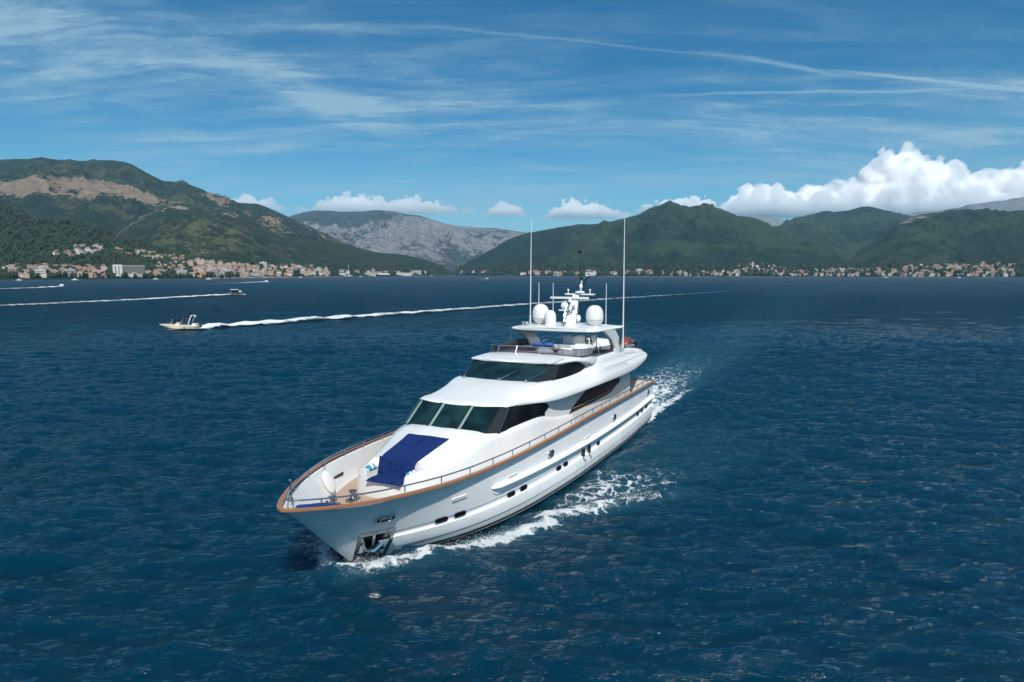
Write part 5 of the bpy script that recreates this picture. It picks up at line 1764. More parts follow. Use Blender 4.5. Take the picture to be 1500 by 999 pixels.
def cloud(name, label, sil, vbase, Y, depth, seed, puff=0, count=0, thin=0.0, soft_base=12.0, dens=0.04, billow=1.0):
    """a body of drops: a closed shell round the cloud with a lumpy density inside it"""
    f = pc(sil)
    us = np.linspace(sil[0][0], sil[-1][0], 60)
    W = np.array([point_at(u, f(u), Y) for u in us])
    X, top = W[:, 0], W[:, 2]
    zb = point_at(sil[0][0], vbase, Y)[2]
    hmax = float((top - zb).max())
    hd = depth / 2
    # shell
    mb = MB()
    G = []
    marg = 0.05 * hmax + 60
    for x, tz in zip(X, top):
        h = max(40.0, tz - zb) + marg
        k = 0.35 + 0.65 * min(1.0, h / hmax)
        G.append([(x, Y - hd * k * math.cos(a_), zb - marg + (h + marg) * math.sin(a_) ** 0.8) for a_ in np.linspace(0, math.pi, 13)])
    mb.grid(G, cv=True)
    mb.add(G[0], [tuple(range(13))])
    mb.add(G[-1], [tuple(reversed(range(13)))])
    m = bpy.data.materials.new('cloud_drops')
    m.use_nodes = True
    nt = m.node_tree
    nt.nodes.clear()
    out = nt.nodes.new('ShaderNodeOutputMaterial')
    vol = nt.nodes.new('ShaderNodeVolumePrincipled')
    vol.inputs['Color'].default_value = (0.985, 0.985, 0.985, 1)
    vol.inputs['Anisotropy'].default_value = 0.15
    tc = nt.nodes.new('ShaderNodeTexCoord')
    P = tc.outputs['Object']
    sp = nt.nodes.new('ShaderNodeSeparateXYZ')
    link(nt, P, sp.inputs[0])
    # top height as a curve over x
    un = smooth(nt, sp.outputs[0], float(X[0]), float(X[-1]))
    un.node.interpolation_type = 'LINEAR'
    fc_ = nt.nodes.new('ShaderNodeFloatCurve')
    cm = fc_.mapping.curves[0]
    tn = np.clip((top - zb) / hmax, 0, 1)
    pts = [(float((x - X[0]) / (X[-1] - X[0])), float(t)) for x, t in zip(X[::2], tn[::2])]
    while len(cm.points) < len(pts):
        cm.points.new(0.5, 0.5)
    for q, pt in zip(cm.points, pts):
        q.location = pt
        q.handle_type = 'AUTO'
    fc_.mapping.update()
    link(nt, un, fc_.inputs['Value'])
    topz = math_node(nt, 'MULTIPLY', fc_.outputs[0], hmax)
    q = math_node(nt, 'DIVIDE', math_node(nt, 'SUBTRACT', sp.outputs[1], Y), hd)
    cap = math_node(nt, 'SQRT', math_node(nt, 'MAXIMUM', math_node(nt, 'SUBTRACT', 1.0, math_node(nt, 'MULTIPLY', q, q)), 0.0))
    zrel = math_node(nt, 'SUBTRACT', sp.outputs[2], zb)
    s_ = math_node(nt, 'SUBTRACT', math_node(nt, 'MULTIPLY', topz, cap), zrel)
    off = (seed * 1371.0, seed * 733.0, 0)
    PP = mapping(nt, P, loc=off)
    def bil(scale):
        v = nt.nodes.new('ShaderNodeTexVoronoi')
        v.feature = 'SMOOTH_F1'
        v.inputs['Scale'].default_value = scale
        v.inputs['Smoothness'].default_value = 0.2
        link(nt, PP, v.inputs['Vector'])
        return math_node(nt, 'SUBTRACT', 0.55, v.outputs['Distance'])
    n1 = math_node(nt, 'MULTIPLY', bil(1 / (430.0 * billow)), 430 * billow * 1.0)
    n2 = math_node(nt, 'MULTIPLY', bil(1 / (190.0 * billow)), 190 * billow * 1.35)
    n3 = math_node(nt, 'MULTIPLY', math_node(nt, 'SUBTRACT', noise(nt, PP, 1 / (260.0 * billow), 5, 0.6), 0.5), 260.0 * billow)
    sd = math_node(nt, 'ADD', math_node(nt, 'ADD', s_, n1), math_node(nt, 'ADD', n2, n3))
    sd = math_node(nt, 'SUBTRACT', sd, 70.0 * billow)
    d = smooth(nt, sd, 0.0, 55.0 * billow)
    bh = soft_base / 1000.0 * Y
    d = math_node(nt, 'MULTIPLY', d, smooth(nt, math_node(nt, 'ADD', zrel, math_node(nt, 'MULTIPLY', n3, 0.5)), -10.0, bh))
    link(nt, math_node(nt, 'MULTIPLY', d, dens * (1 - thin * 2.2)), vol.inputs['Density'])
    link(nt, vol.outputs[0], out.inputs['Volume'])
    try:
        m.cycles.volume_step_rate = 0.6
    except Exception:
        pass
    o = mb.build(name, m, fixn=True)
    tag(o, label=label, cat='cloud')
cloud('cumulus_cloud', 'towering white cumulus bank over the right-hand hills', [(1035, 312), (1050, 304), (1062, 292), (1075, 284), (1092, 274), (1112, 272), (1130, 270), (1150, 278), (1168, 284), (1185, 274), (1205, 268), (1222, 268), (1238, 276), (1250, 254), (1258, 248), (1270, 246), (1285, 232), (1298, 222), (1310, 215), (1320, 214), (1333, 222), (1343, 232), (1358, 235), (1375, 234), (1395, 240), (1410, 248), (1430, 255), (1450, 252), (1478, 248), (1500, 245), (1540, 252), (1580, 262), (1620, 285), (1650, 305)], 322, 14000, 1500, 1, (14, 30), 90, soft_base=34)
cloud('cumulus_cloud', 'small white cumulus just left of the bank, over the double-humped hill', [(932, 308), (945, 301), (965, 298), (985, 291), (1000, 289), (1022, 289), (1036, 294), (1050, 302)], 312, 13500, 600, 2, (6, 11), 18, soft_base=16, billow=0.6)
cloud('cumulus_cloud', 'flat oval white cumulus between the limestone mountain and the round hill', [(797, 316), (808, 303), (825, 297), (848, 293), (870, 294), (892, 300), (908, 307), (925, 316)], 322, 13500, 600, 3, (6, 11), 22, thin=0.2, soft_base=18, billow=0.6)
cloud('cumulus_cloud', 'small pale cumulus right of the limestone mountain top', [(700, 314), (712, 306), (728, 300), (745, 300), (760, 304), (770, 312)], 319, 13500, 500, 4, (5, 9), 14, thin=0.25, soft_base=16, billow=0.6)
cloud('cumulus_cloud', 'long low pale cumulus above the limestone mountain', [(430, 312), (455, 303), (478, 295), (497, 288), (515, 285), (535, 288), (555, 291), (580, 293), (605, 291), (620, 292), (640, 297), (665, 304), (700, 312)], 316, 13800, 800, 5, (6, 12), 46, thin=0.27, soft_base=20, billow=0.6)
cloud('cumulus_cloud', 'small faint cumulus behind the right shoulder of the left mountain', [(335, 300), (347, 286), (356, 280), (368, 285), (382, 292), (398, 293), (412, 300), (425, 308)], 314, 13800, 500, 6, (5, 9), 16, thin=0.32, soft_base=18, billow=0.6)
# ---------------------------------------------------------------- the air
haze_m = bpy.data.materials.new('haze_air')
haze_m.use_nodes = True
_nt = haze_m.node_tree
_nt.nodes.clear()
_o = _nt.nodes.new('ShaderNodeOutputMaterial')
_v = _nt.nodes.new('ShaderNodeVolumePrincipled')
HAZE_DENSITY = 0.000048
_v.inputs['Density'].default_value = HAZE_DENSITY
_v.inputs['Color'].default_value = (0.42, 0.74, 0.98, 1)
_v.inputs['Anisotropy'].default_value = 0.0
link(_nt, _v.outputs[0], _o.inputs['Volume'])
mb = MB()
mb.box((-11500, -3200, -22), (11500, 11800, 1150))
haze = mb.build('haze', haze_m)
tag(haze, kind='stuff', label='thin blue air between the camera and the far hills', cat='haze')
# ---------------------------------------------------------------- the towns
WALLS = {'cream': (0.60, 0.52, 0.41), 'white': (0.72, 0.70, 0.66), 'peach': (0.56, 0.40, 0.30), 'pale grey': (0.46, 0.45, 0.43), 'ochre': (0.52, 0.30, 0.12), 'pale pink': (0.58, 0.42, 0.36), 'sand': (0.46, 0.37, 0.27)}
ROOFS = {'terracotta': (0.27, 0.14, 0.10), 'faded red': (0.29, 0.20, 0.165), 'brown': (0.17, 0.105, 0.08), 'flat grey': (0.34, 0.32, 0.30)}
wall_m = {k: mat('plaster_' + k.replace(' ', '_'), tuple(c_ * .82 for c_ in v), 0.9, var=0.12, vscale=0.3, spec=0.2) for k, v in WALLS.items()}
roof_m = {k: mat('roof_' + k.replace(' ', '_'), v, 0.85, var=0.25, vscale=0.4, spec=0.2) for k, v in ROOFS.items()}
win_m = mat('house_window', (0.05, 0.055, 0.06), 0.3)
rngT = random.Random(21)
HOUSE_MESH = {}
def house_mesh(kind, wall, roof):
    key = (kind, wall, roof)
    if key in HOUSE_MESH:
        return HOUSE_MESH[key]
    w, d, fl = {'cottage': (10, 8, 2), 'villa': (13, 10, 2), 'tall house': (11, 10, 3), 'apartment block': (19, 12, 4), 'long house': (22, 9, 2)}[kind]
    hgt = fl * 3.0 + 0.3
    mb = MB()
    mb.box((-w / 2, -d / 2, -9), (w / 2, d / 2, hgt), 0)
    e = 0.5
    if roof == 'flat grey':
        mb.box((-w / 2 - .2, -d / 2 - .2, hgt + .01), (w / 2 + .2, d / 2 + .2, hgt + .55), 1)
        mb.box((-1.8, -1.5, hgt + .56), (1.6, 1.5, hgt + 2.4), 0)
    else:
        rh = d * 0.24
        x0, x1, y0, y1 = -w / 2 - e, w / 2 + e, -d / 2 - e, d / 2 + e
        hip = 0 if kind in ('cottage', 'long house') else d * 0.42
        z0 = hgt - 0.05
        V = [(x0, y0, z0), (x1, y0, z0), (x1, y1, z0), (x0, y1, z0), (x0 + hip, 0, z0 + rh + .3), (x1 - hip, 0, z0 + rh + .3)]
        mb.add(V, [(0, 1, 5, 4), (2, 3, 4, 5), (1, 2, 5), (3, 0, 4), (3, 2, 1, 0)], 1)
        mb.box((w * .2, d * .1, hgt + rh * .4), (w * .2 + .8, d * .1 + .8, hgt + rh + 1.0), 0)
    n = max(2, int(w / 3.6))
    for f in range(fl):
        for i in range(n):
            x = -w / 2 + (i + .5) * w / n
            z = 1.0 + 3.0 * f
            for s in (1, -1):
                mb.box((x - .6, s * (d / 2) - .06, z), (x + .6, s * (d / 2) + .06, z + 1.5), 2)
        for i in range(2):
            y = -d / 2 + (i + .5) * d / 2
            z = 1.0 + 3.0 * f
            for s in (1, -1):
                mb.box((s * (w / 2) - .06, y - .6, z), (s * (w / 2) + .06, y + .6, z + 1.5), 2)
    if kind == 'apartment block':
        for f in range(1, fl):
            mb.box((-w / 2 + 1, -d / 2 - 1.2, 3.0 * f), (w / 2 - 1, -d / 2 - .02, 3.0 * f + .25), 0)
            mb.box((-w / 2 + 1, -d / 2 - 1.2, 3.0 * f + .25), (w / 2 - 1, -d / 2 - 1.1, 3.0 * f + 1.0), 0)
    o = mb.build('house', [wall_m[wall], roof_m[roof], win_m], angle=20, fixn=False)
    HOUSE_MESH[key] = o
    return o
PLACED = []
HOUSES = []
KINDN = {'cottage': 'cottage', 'villa': 'villa', 'tall house': 'tall house', 'apartment block': 'apartment block', 'long house': 'long house'}
def place_house(u, v, area, kinds, walls, roofs, layers, minsep=9.0, scale=1.0):
    p = locate(u, v, layers)
    if p is None:
        return False
    x, y, z = p
    for qx, qy, r in PLACED:
        if (qx - x) ** 2 + ((qy - y) * 0.8) ** 2 < (minsep + r * 0.0) ** 2:
            return False
    kind = rngT.choice(kinds)
    wall, roof = rngT.choice(walls), rngT.choice(roofs)
    if kind == 'apartment block' and rngT.random() < 0.7:
        roof = 'flat grey'
    src = house_mesh(kind, wall, roof)
    first = not src.get('used')
    o = src if first else src.copy()
    if first:
        src['used'] = 1
    else:
        COL.objects.link(o)
    o.location = (x, y, z - 0.2)
    s = scale * rngT.uniform(0.62, 0.92)
    o.scale = (s, s, s * rngT.uniform(.9, 1.15))
    o.rotation_euler = (0, 0, math.atan2(-x, y) * -1 * -1 + rngT.gauss(0, .35))
    PLACED.append((x, y, 8))
    HOUSES.append((o, u, v, area, kind, wall, roof))
    return True
W_ALL = ['cream', 'white', 'peach', 'pale grey', 'pale pink', 'sand', 'cream', 'white', 'white']
R_RED = ['terracotta', 'faded red', 'terracotta', 'brown', 'faded red', 'flat grey']
def scatter(area, n, us, vs_fn, kinds, layers, walls=W_ALL, roofs=R_RED, tries=30, minsep=9.0, scale=1.0):
    k = 0
    for _ in range(n * tries):
        if k >= n:
            break
        u = rngT.uniform(*us)
        lo, hi = vs_fn(u)
        v = rngT.uniform(lo, hi)
        k += place_house(u, v, area, kinds, walls, roofs, layers, minsep, scale)
    return k
MIX = ['cottage', 'villa', 'tall house', 'villa', 'tall house', 'long house']
BIG = ['apartment block', 'tall house', 'villa', 'apartment block']
# left shore
scatter('at the far left shore', 16, (2, 60), lambda u: (392, 408.5), MIX + ['apartment block'], [0], minsep=11)
scatter('below the first slope', 22, (60, 150), lambda u: (393, 407.6), MIX + ['apartment block'], [0], minsep=10)
scatter('around the lattice-front hotel', 14, (150, 225), lambda u: (400, 406.6), MIX, [0], minsep=10)
scatter('in the left hillside hamlet', 14, (72, 140), lambda u: (371, 379), ['cottage', 'villa', 'tall house'], [0], minsep=11)
scatter('in the row up the wooded slope', 17, (108, 232), lambda u: (359 + (u - 108) * .13, 365 + (u - 108) * .15), ['cottage', 'villa', 'long house'], [0], minsep=10)
scatter('above the middle waterfront', 26, (225, 330), lambda u: (372 + (u - 225) * .19, 383 + (u - 225) * .16), MIX, [0, 1], minsep=10)
scatter('on the middle waterfront', 34, (228, 352), lambda u: (394 + (u - 228) * .016, 405.8 - (u - 228) * .006), MIX + ['apartment block'], [0, 1], minsep=10)
scatter('left of the tall mast', 46, (340, 480), lambda u: (391 + (u - 340) * .02, 405.5), MIX + ['tall house', 'apartment block'], [0, 1], minsep=11)
scatter('around the navy ship', 16, (485, 628), lambda u: (399, 403.8), ['long house', 'villa', 'tall house'], [1], walls=['white', 'pale grey', 'cream'], minsep=18, scale=1.15)
# across the bay
scatter('on the small wooded point', 5, (668, 720), lambda u: (399, 402.5), ['villa', 'long house'], [4], minsep=16, scale=1.3)
scatter('behind the yacht aerials', 14, (760, 960), lambda u: (399.5, 403.6), ['villa', 'long house', 'apartment block'], [4], walls=['white', 'cream', 'pale pink'], minsep=20, scale=1.25)
scatter('right of the port aerial', 24, (985, 1085), lambda u: (399.5, 404.6), MIX + ['apartment block'], [4], minsep=11, scale=0.8)
scatter('around the church knoll', 26, (1078, 1152), lambda u: (388 + abs(u - 1112) * .12, 404.6), MIX, [4, 5], minsep=11, scale=0.8)
scatter('past the church knoll', 20, (1150, 1215), lambda u: (398, 405), MIX, [4, 5], minsep=11, scale=0.8)
scatter('under the twin-peaked hill', 36, (1215, 1330), lambda u: (396, 405.4), MIX + ['apartment block'], [4, 5, 6], minsep=11, scale=0.8)
scatter('in the far right town', 58, (1330, 1500), lambda u: (391.5 - (u - 1330) * .01, 406), MIX + ['apartment block', 'apartment block'], [6, 5], minsep=11, scale=0.8)
ORD = ['', 'first', 'second', 'third', 'fourth', 'fifth', 'sixth', 'seventh', 'eighth', 'ninth', 'tenth', 'eleventh', 'twelfth']
def label_houses():
    groups = {}
    for h in HOUSES:
        groups.setdefault((h[3], h[4], h[5], h[6]), []).append(h)
    for (area, kind, wall, roof), L in groups.items():
        L.sort(key=lambda h: h[1])
        rf = 'flat grey roof' if roof == 'flat grey' else roof + ' roof'
        for i, h in enumerate(L):
            base = '%s %s with %s %s' % (wall, KINDN[kind], rf, area)
            if len(L) > 1:
                base = ('leftmost ' if i == 0 else 'rightmost ' if i == len(L) - 1 else ORD[i + 1] + ' ') + base
            tag(h[0], label=base, cat='house', group='houses ' + area)
            if 'used' in h[0]:
                del h[0]['used']
label_houses()
def house_mass(name, label, spots, seed):
    rng = random.Random(seed)
    mb = MB()
    cols = list(WALLS)
    for (us, vfn, layers, n, sc) in spots:
        k = 0
        for _ in range(n * 12):
            if k >= n:
                break
            u = rng.uniform(*us)
            p = locate(u, rng.uniform(*vfn(u)), layers)
            if p is None or any((p[0] - q[0]) ** 2 + (p[1] - q[1]) ** 2 < 36 for q in PLACED):
                continue
            PLACED.append((p[0], p[1], 5))
            k += 1
            w, d, h = rng.uniform(7, 12) * sc, rng.uniform(6, 9) * sc, rng.choice((4.5, 6.5, 6.5, 9)) * sc
            a_ = math.atan2(-p[0], p[1]) + rng.gauss(0, .35)
            ca_, sa_ = math.cos(a_), math.sin(a_)
            wi = rng.randrange(len(cols))
            i0 = len(mb.v)
            mb.box((-w / 2, -d / 2, -6), (w / 2, d / 2, h), wi)
            x0, x1, y0, y1, hp = -w / 2 - .4, w / 2 + .4, -d / 2 - .4, d / 2 + .4, d * .3
            mb.add([(x0, y0, h), (x1, y0, h), (x1, y1, h), (x0, y1, h), (x0 + hp, 0, h + d * .26), (x1 - hp, 0, h + d * .26)], [(0, 1, 5, 4), (2, 3, 4, 5), (1, 2, 5), (3, 0, 4)], len(cols) + rng.randrange(3))
            for f_ in range(max(1, int(h / 3))):
                for q in (-.3, 0, .3):
                    mb.box((q * w - .5, -d / 2 - .06, 1 + 3 * f_), (q * w + .5, -d / 2 - .01, 2.4 + 3 * f_), len(cols) + 3)
            for i in range(i0, len(mb.v)):
                vx, vy, vz = mb.v[i]
                mb.v[i] = (p[0] + vx * ca_ - vy * sa_, p[1] + vx * sa_ + vy * ca_, p[2] + vz)
    o = mb.build(name, [wall_m[c] for c in cols] + [roof_m['terracotta'], roof_m['faded red'], roof_m['brown'], win_m], angle=20, fixn=False)
    return tag(o, label=label, cat='houses', kind='stuff')
house_mass('distant_houses', 'mass of small pale and red-roofed houses filling the towns along both shores', [
    ((985, 1085), lambda u: (399.5, 404.6), [4], 26, .75), ((1078, 1152), lambda u: (389 + abs(u - 1112) * .12, 404.6), [4, 5], 28, .75), ((1150, 1215), lambda u: (398, 405), [4, 5], 18, .75),
    ((1215, 1330), lambda u: (395.5, 405.6), [4, 5, 6], 46, .75), ((1330, 1500), lambda u: (390.5, 406.2), [6, 5], 95, .75), ((330, 480), lambda u: (391 + (u - 340) * .02, 405.6), [0, 1], 60, .9),
    ((225, 330), lambda u: (376 + (u - 225) * .17, 405), [0, 1], 45, .8), ((2, 150), lambda u: (393, 408), [0], 35, .85), ((760, 985), lambda u: (401, 404), [4], 14, 1.0)], 77)
# the white hotel with a lattice front
hx, hy, hz_ = locate(186, 405.2, [0])
hotel = empty('hotel', (hx, hy, 0), math.atan2(-hx, hy) + 0.12, label='large white hotel with a dark diamond lattice front among the trees', cat='hotel')
hw = 0.040 * hy
mb = MB()
mb.box((-hw / 2, -7, hz_ - 8), (-hw / 2 + hw * .28, 9, hz_ + 19.5))
mb.build('stair_block', wall_m['white'], hotel)
mb = MB()
mb.box((-hw / 2 + hw * .28 + .1, -5.5, hz_ - 8), (hw / 2, 9, hz_ + 17.8))
mb.box((-hw / 2 + hw * .28 + .1, -6.3, hz_ + 17.2), (hw / 2 + .5, 9.2, hz_ + 18.4))
mb.build('main_block', wall_m['pale grey'], hotel)
mb = MB()
mb.box((-hw / 2 + hw * .28 + .4, -5.7, hz_ + 4), (hw / 2 - .4, -5.55, hz_ + 17))
mb.build('facade', mat('hotel_glass', (0.012, 0.014, 0.02), 0.5), hotel)
mb = MB()
x0, x1 = -hw / 2 + hw * .28 + .4, hw / 2 - .4
nx, nz2 = 6, 3
cw_, ch_ = (x1 - x0) / nx, 13.0 / nz2
for i in range(nx):
    for j in range(nz2):
        cx0, cz0 = x0 + i * cw_, hz_ + 4 + j * ch_
        for (ax, az, bx2, bz) in ((0, 0, 1, 1), (0, 1, 1, 0)):
            a_, b_ = Vector((cx0 + ax * cw_, -6.1, cz0 + az * ch_)), Vector((cx0 + bx2 * cw_, -6.1, cz0 + bz * ch_))
            mb.tube([a_, b_], .24, 4, caps=False)
mb.build('lattice', wall_m['white'], hotel)
for k in range(2):
    mb = MB()
    mb.box((-hw / 2 + hw * .06 + k * hw * .10, -7.15, hz_ + 2), (-hw / 2 + hw * .09 + k * hw * .10, -7.02, hz_ + 17))
    mb.build('window', win_m, hotel)
# orange house on the waterfront
ox, oy, oz = locate(291, 405.2)
oh = empty('house', (ox, oy, oz), math.atan2(-ox, oy), label='long orange house with a pale roof standing on the middle waterfront', cat='house')
mb = MB(); mb.box((-8, -5, -6), (8, 5, 7)); mb.build('wall', mat('orange_plaster', (0.55, 0.24, 0.07), .9, var=.1), oh)
mb = MB(); mb.box((-8.4, -5.4, 7.02), (8.4, 5.4, 7.6)); mb.box((-5, -3, 7.62), (5, 3, 9)); mb.build('roof', roof_m['flat grey'], oh)
for k in range(5):
    mb = MB(); mb.box((-6.9 + k * 3.2, -5.08, 2), (-5.7 + k * 3.2, -5.0, 5)); mb.build('window', win_m, oh)
# church tower on the knoll
tx, ty, tz = locate(1105.5, 393)
ch = empty('church', (tx, ty, tz), math.atan2(-tx, ty), label='small church with a pale square tower on the knoll across the bay', cat='church')
mb = MB(); mb.box((-3, -3, -5), (3, 3, 15)); mb.build('tower', wall_m['cream'], ch)
mb = MB(); mb.add([(-3.3, -3.3, 15.05), (3.3, -3.3, 15.05), (3.3, 3.3, 15.05), (-3.3, 3.3, 15.05), (0, 0, 19)], [(0, 1, 4), (1, 2, 4), (2, 3, 4), (3, 0, 4), (3, 2, 1, 0)]); mb.build('roof', roof_m['faded red'], ch)
mb = MB(); mb.box((3.1, -4, -5), (15, 4, 7)); mb.build('nave', wall_m['white'], ch)
# docks: navy ship, sheds, sailing yacht with a tall mast
sx_, sy_, _z = point_at(564, 405.6, 1960)
ship = empty('ship', (sx_, sy_, 0), 0.05, label='navy blue ship with white upperworks moored at the docks', cat='ship')
mb = MB()
G = []
for x, w in ((-25, .6), (-22, 3.6), (-12, 5), (12, 5), (21, 4), (25, .5)):
    G.append([(x, -w * .8, -1), (x * 1.02, -w, 5.2), (x * 1.02, w, 5.2), (x, w * .8, -1)])
mb.grid(G, cv=True); mb.add(G[0], [(0, 1, 2, 3)]); mb.add(G[-1], [(3, 2, 1, 0)])
mb.build('hull', mat('ship_navy', (0.012, 0.018, 0.04), .4), ship)
mb = MB(); mb.box((-17, -4.3, 5.2), (14, 4.3, 7.6)); mb.box((-10, -3.6, 7.6), (8, 3.6, 9.8)); mb.tube([(-2, 0, 9.8), (-2.6, 0, 17)], .35, 6); mb.build('superstructure', gel, ship)
mb = MB(); mb.box((-9, -3.68, 8.2), (7, -3.6, 9.2)); mb.build('window', win_m, ship)
for (u, v, w, h, lab, wm) in ((592, 405.2, 50, 8, 'long low white warehouse beside the navy ship', 'white'), (611, 401.0, 28, 8, 'pale flat-roofed block above the white warehouse', 'pale grey'), (545, 404.9, 22, 7, 'cream quayside shed left of the navy ship', 'cream'), (866, 404.4, 34, 9, 'long pale waterfront building between the short aerial and the port aerial', 'white')):
    p = locate(u, v)
    if p is None:
        continue
    e = empty('warehouse', (p[0], p[1], p[2]), 0.0, label=lab, cat='warehouse', group='large low buildings by the water')
    mb = MB(); mb.box((-w / 2, -7, -6), (w / 2, 7, h)); mb.build('wall', wall_m[wm], e)
    mb = MB(); mb.add([(-w / 2 - .5, -7.5, h + .02), (w / 2 + .5, -7.5, h + .02), (w / 2 + .5, 7.5, h + .02), (-w / 2 - .5, 7.5, h + .02), (-w / 2 - .5, 0, h + 2), (w / 2 + .5, 0, h + 2)], [(0, 1, 5, 4), (2, 3, 4, 5), (1, 2, 5), (3, 0, 4), (3, 2, 1, 0)]); mb.build('roof', roof_m['flat grey'], e)
    for k in range(int(w / 6)):
        mb = MB(); mb.box((-w / 2 + 2 + k * 6, -7.08, 1.5), (-w / 2 + 4.6 + k * 6, -7.0, 4.5)); mb.build('window', win_m, e)
sx_, sy_, _z = point_at(511.5, 406.0, 1840)
sb = empty('sailing_yacht', (sx_, sy_, 0), 0.2, label='white moored sailing yacht with a very tall bare mast by the town', cat='sailing boat')
mb = MB(); G = []
for x, w in ((-12, .1), (-9, 1.6), (0, 2.6), (8, 2.2), (11, 1.4)):
    G.append([(x, 0, -.8), (x, w, 2.2), (x, -w, 2.2)])
mb.grid(G, cv=True); mb.add(G[-1], [(0, 1, 2)]); mb.build('hull', gel, sb)
mb = MB(); mb.box((-4, -1.5, 2.2), (5, 1.5, 3.4)); mb.build('cabin', gel, sb)
mb = MB(); mb.tube([(-1, 0, 2.2), (-1, 0, 33)], [.55, .3], 6); mb.tube([(-1, 0, 4.2), (8, 0, 4.4)], .3, 6); mb.tube([(-1, -3, 20), (-1, 3, 20)], .2, 6); mb.build('mast', gel, sb)
# moored small craft along the left shore and the docks
moor = None
def small_hull(L, w, h):
    mb = MB(); G = []
    for t in np.linspace(0, 1, 10):
        x = -L / 2 + L * t
        k = math.sqrt(max(0.0, 1 - (max(0, t - .35) / .65) ** 2.2)) if t > .35 else 1
        G.append([(x, -w / 2 * k, h * (.9 + .25 * t)), (x, -w / 2 * k * .8, 0), (x, 0, -.3), (x, w / 2 * k * .8, 0), (x, w / 2 * k, h * (.9 + .25 * t))])
    mb.grid(G)
    mb.add(G[0], [(0, 1, 2, 3, 4)])
    mb.grid([[g[0], g[4]] for g in G])
    return mb
MOORS = []
for k, (u, v, nm) in enumerate(((28, 411.6, 'left of the first shore houses'), (110, 411.0, 'below the first slope'), (228, 409.9, 'right of the lattice hotel'), (306, 409.9, 'below the orange house'), (440, 407.4, 'below the dense town'), (528, 406.3, 'between the tall mast and the navy ship'), (632, 405.2, 'off the low wooded point'), (1298, 407.6, 'below the town under the twin-peaked hill'), (1405, 407.8, 'below the town at the far right'), (818, 405.4, 'under the hill behind the aerials'))):
    kx, kz = ray_xy(u, v)
    Y = -CAM_H / float(kz)
    if moor is None:
        moor = empty('moored_boat', (0, 0, 0))
        mb = small_hull(9, 2.8, 1.1); mb.build('hull', gel, moor)
        mb = MB(); mb.box((-1.5, -.9, 1.0), (1.6, .9, 2.2)); mb.build('cabin', gel, moor)
        mb = MB(); mb.box((1.62, -.8, 1.3), (1.68, .8, 2.0)); mb.build('window', win_m, moor)
        r_ = moor
    else:
        r_ = moor.copy(); COL.objects.link(r_)
        for c_ in list(moor.children):
            d_ = c_.copy(); COL.objects.link(d_); d_.parent = r_
    r_.location = (float(kx) * Y, Y, 0.0)
    r_.rotation_euler = (0, 0, rngT.uniform(-.5, .5) + (math.pi if k % 2 else 0))
    tag(r_, label='small white boat lying on the water ' + nm, cat='boat', group='small white boats along the shores')

# ---------------------------------------------------------------- trees
leaf_m = bpy.data.materials.new('foliage')
leaf_m.use_nodes = True
_nt = leaf_m.node_tree
_b = _nt.nodes['Principled BSDF']
_b.inputs['Roughness'].default_value = 0.9
_b.inputs['Specular IOR Level'].default_value = 0.15
_tc = _nt.nodes.new('ShaderNodeTexCoord')
_n = noise(_nt, _tc.outputs['Object'], 0.05, 3, 0.6)
_n2 = noise(_nt, _tc.outputs['Object'], 0.9, 3, 0.6)
_c = mixc(_nt, smooth(_nt, _n, .35, .65), (0.009, 0.019, 0.008), (0.026, 0.040, 0.016))
_c = mixc(_nt, math_node(_nt, 'MULTIPLY', _n2, .6), _c, (0.032, 0.048, 0.018))
link(_nt, _c, _b.inputs['Base Color'])
def forest(name, label, pts, seed, rr=(2.5, 5.0)):
    rng = np.random.default_rng(seed)
    Vs, Fs, base = [], [], 0
    for (x, y, z) in pts:
        r = rng.uniform(*rr)
        for k in range(3):
            P = ICO1 * (r * rng.uniform(.45, .8)) * rng.uniform(.75, 1.25, (len(ICO1), 1)) * np.array([1, 1, 1.15])
            P = P + np.array([x + rng.normal(0, r * .35), y + rng.normal(0, r * .35), z + r * (.5 + .35 * k)])
            Vs.append(P); Fs.append(ICO1F + base); base += len(P)
    o = fast_mesh(name, np.concatenate(Vs), np.concatenate(Fs), leaf_m, smooth_=False)
    return tag(o, label=label, cat='trees', kind='stuff')
def tree_points(n, us, vfn, layers, seed, avoid=6.0):
    rng = np.random.default_rng(seed)
    out = []
    for _ in range(n):
        u = rng.uniform(*us)
        lo, hi = vfn(u)
        p = locate(u, rng.uniform(lo, hi), layers)
        if p is None:
            continue
        if any((p[0] - q[0]) ** 2 + (p[1] - q[1]) ** 2 < avoid ** 2 for q in PLACED):
            continue
        out.append(p)
    return out
def ridgeA(u):
    return float(pc([(-260, 262), (0, 300), (52, 320), (114, 328), (173, 348), (222, 360), (260, 372), (312, 389), (350, 399), (366, 404)])(u))
forest('hillside_trees', 'dark trees covering the wooded hillside at the left', tree_points(2600, (-10, 350), lambda u: (ridgeA(u) + 1, 404), [0], 5), 6)
forest('shore_trees', 'dark trees between the houses of the left-hand town', tree_points(520, (-5, 350), lambda u: (394, 408.5), [0, 1], 7, 8) + tree_points(420, (330, 650), lambda u: (390, 403.5), [1], 8, 8), 9, (2.5, 5.5))
forest('shore_trees', 'dark trees between the houses across the bay', tree_points(1300, (665, 1500), lambda u: (391, 405.5), [4, 5, 6], 10, 6), 11, (3, 6.5))

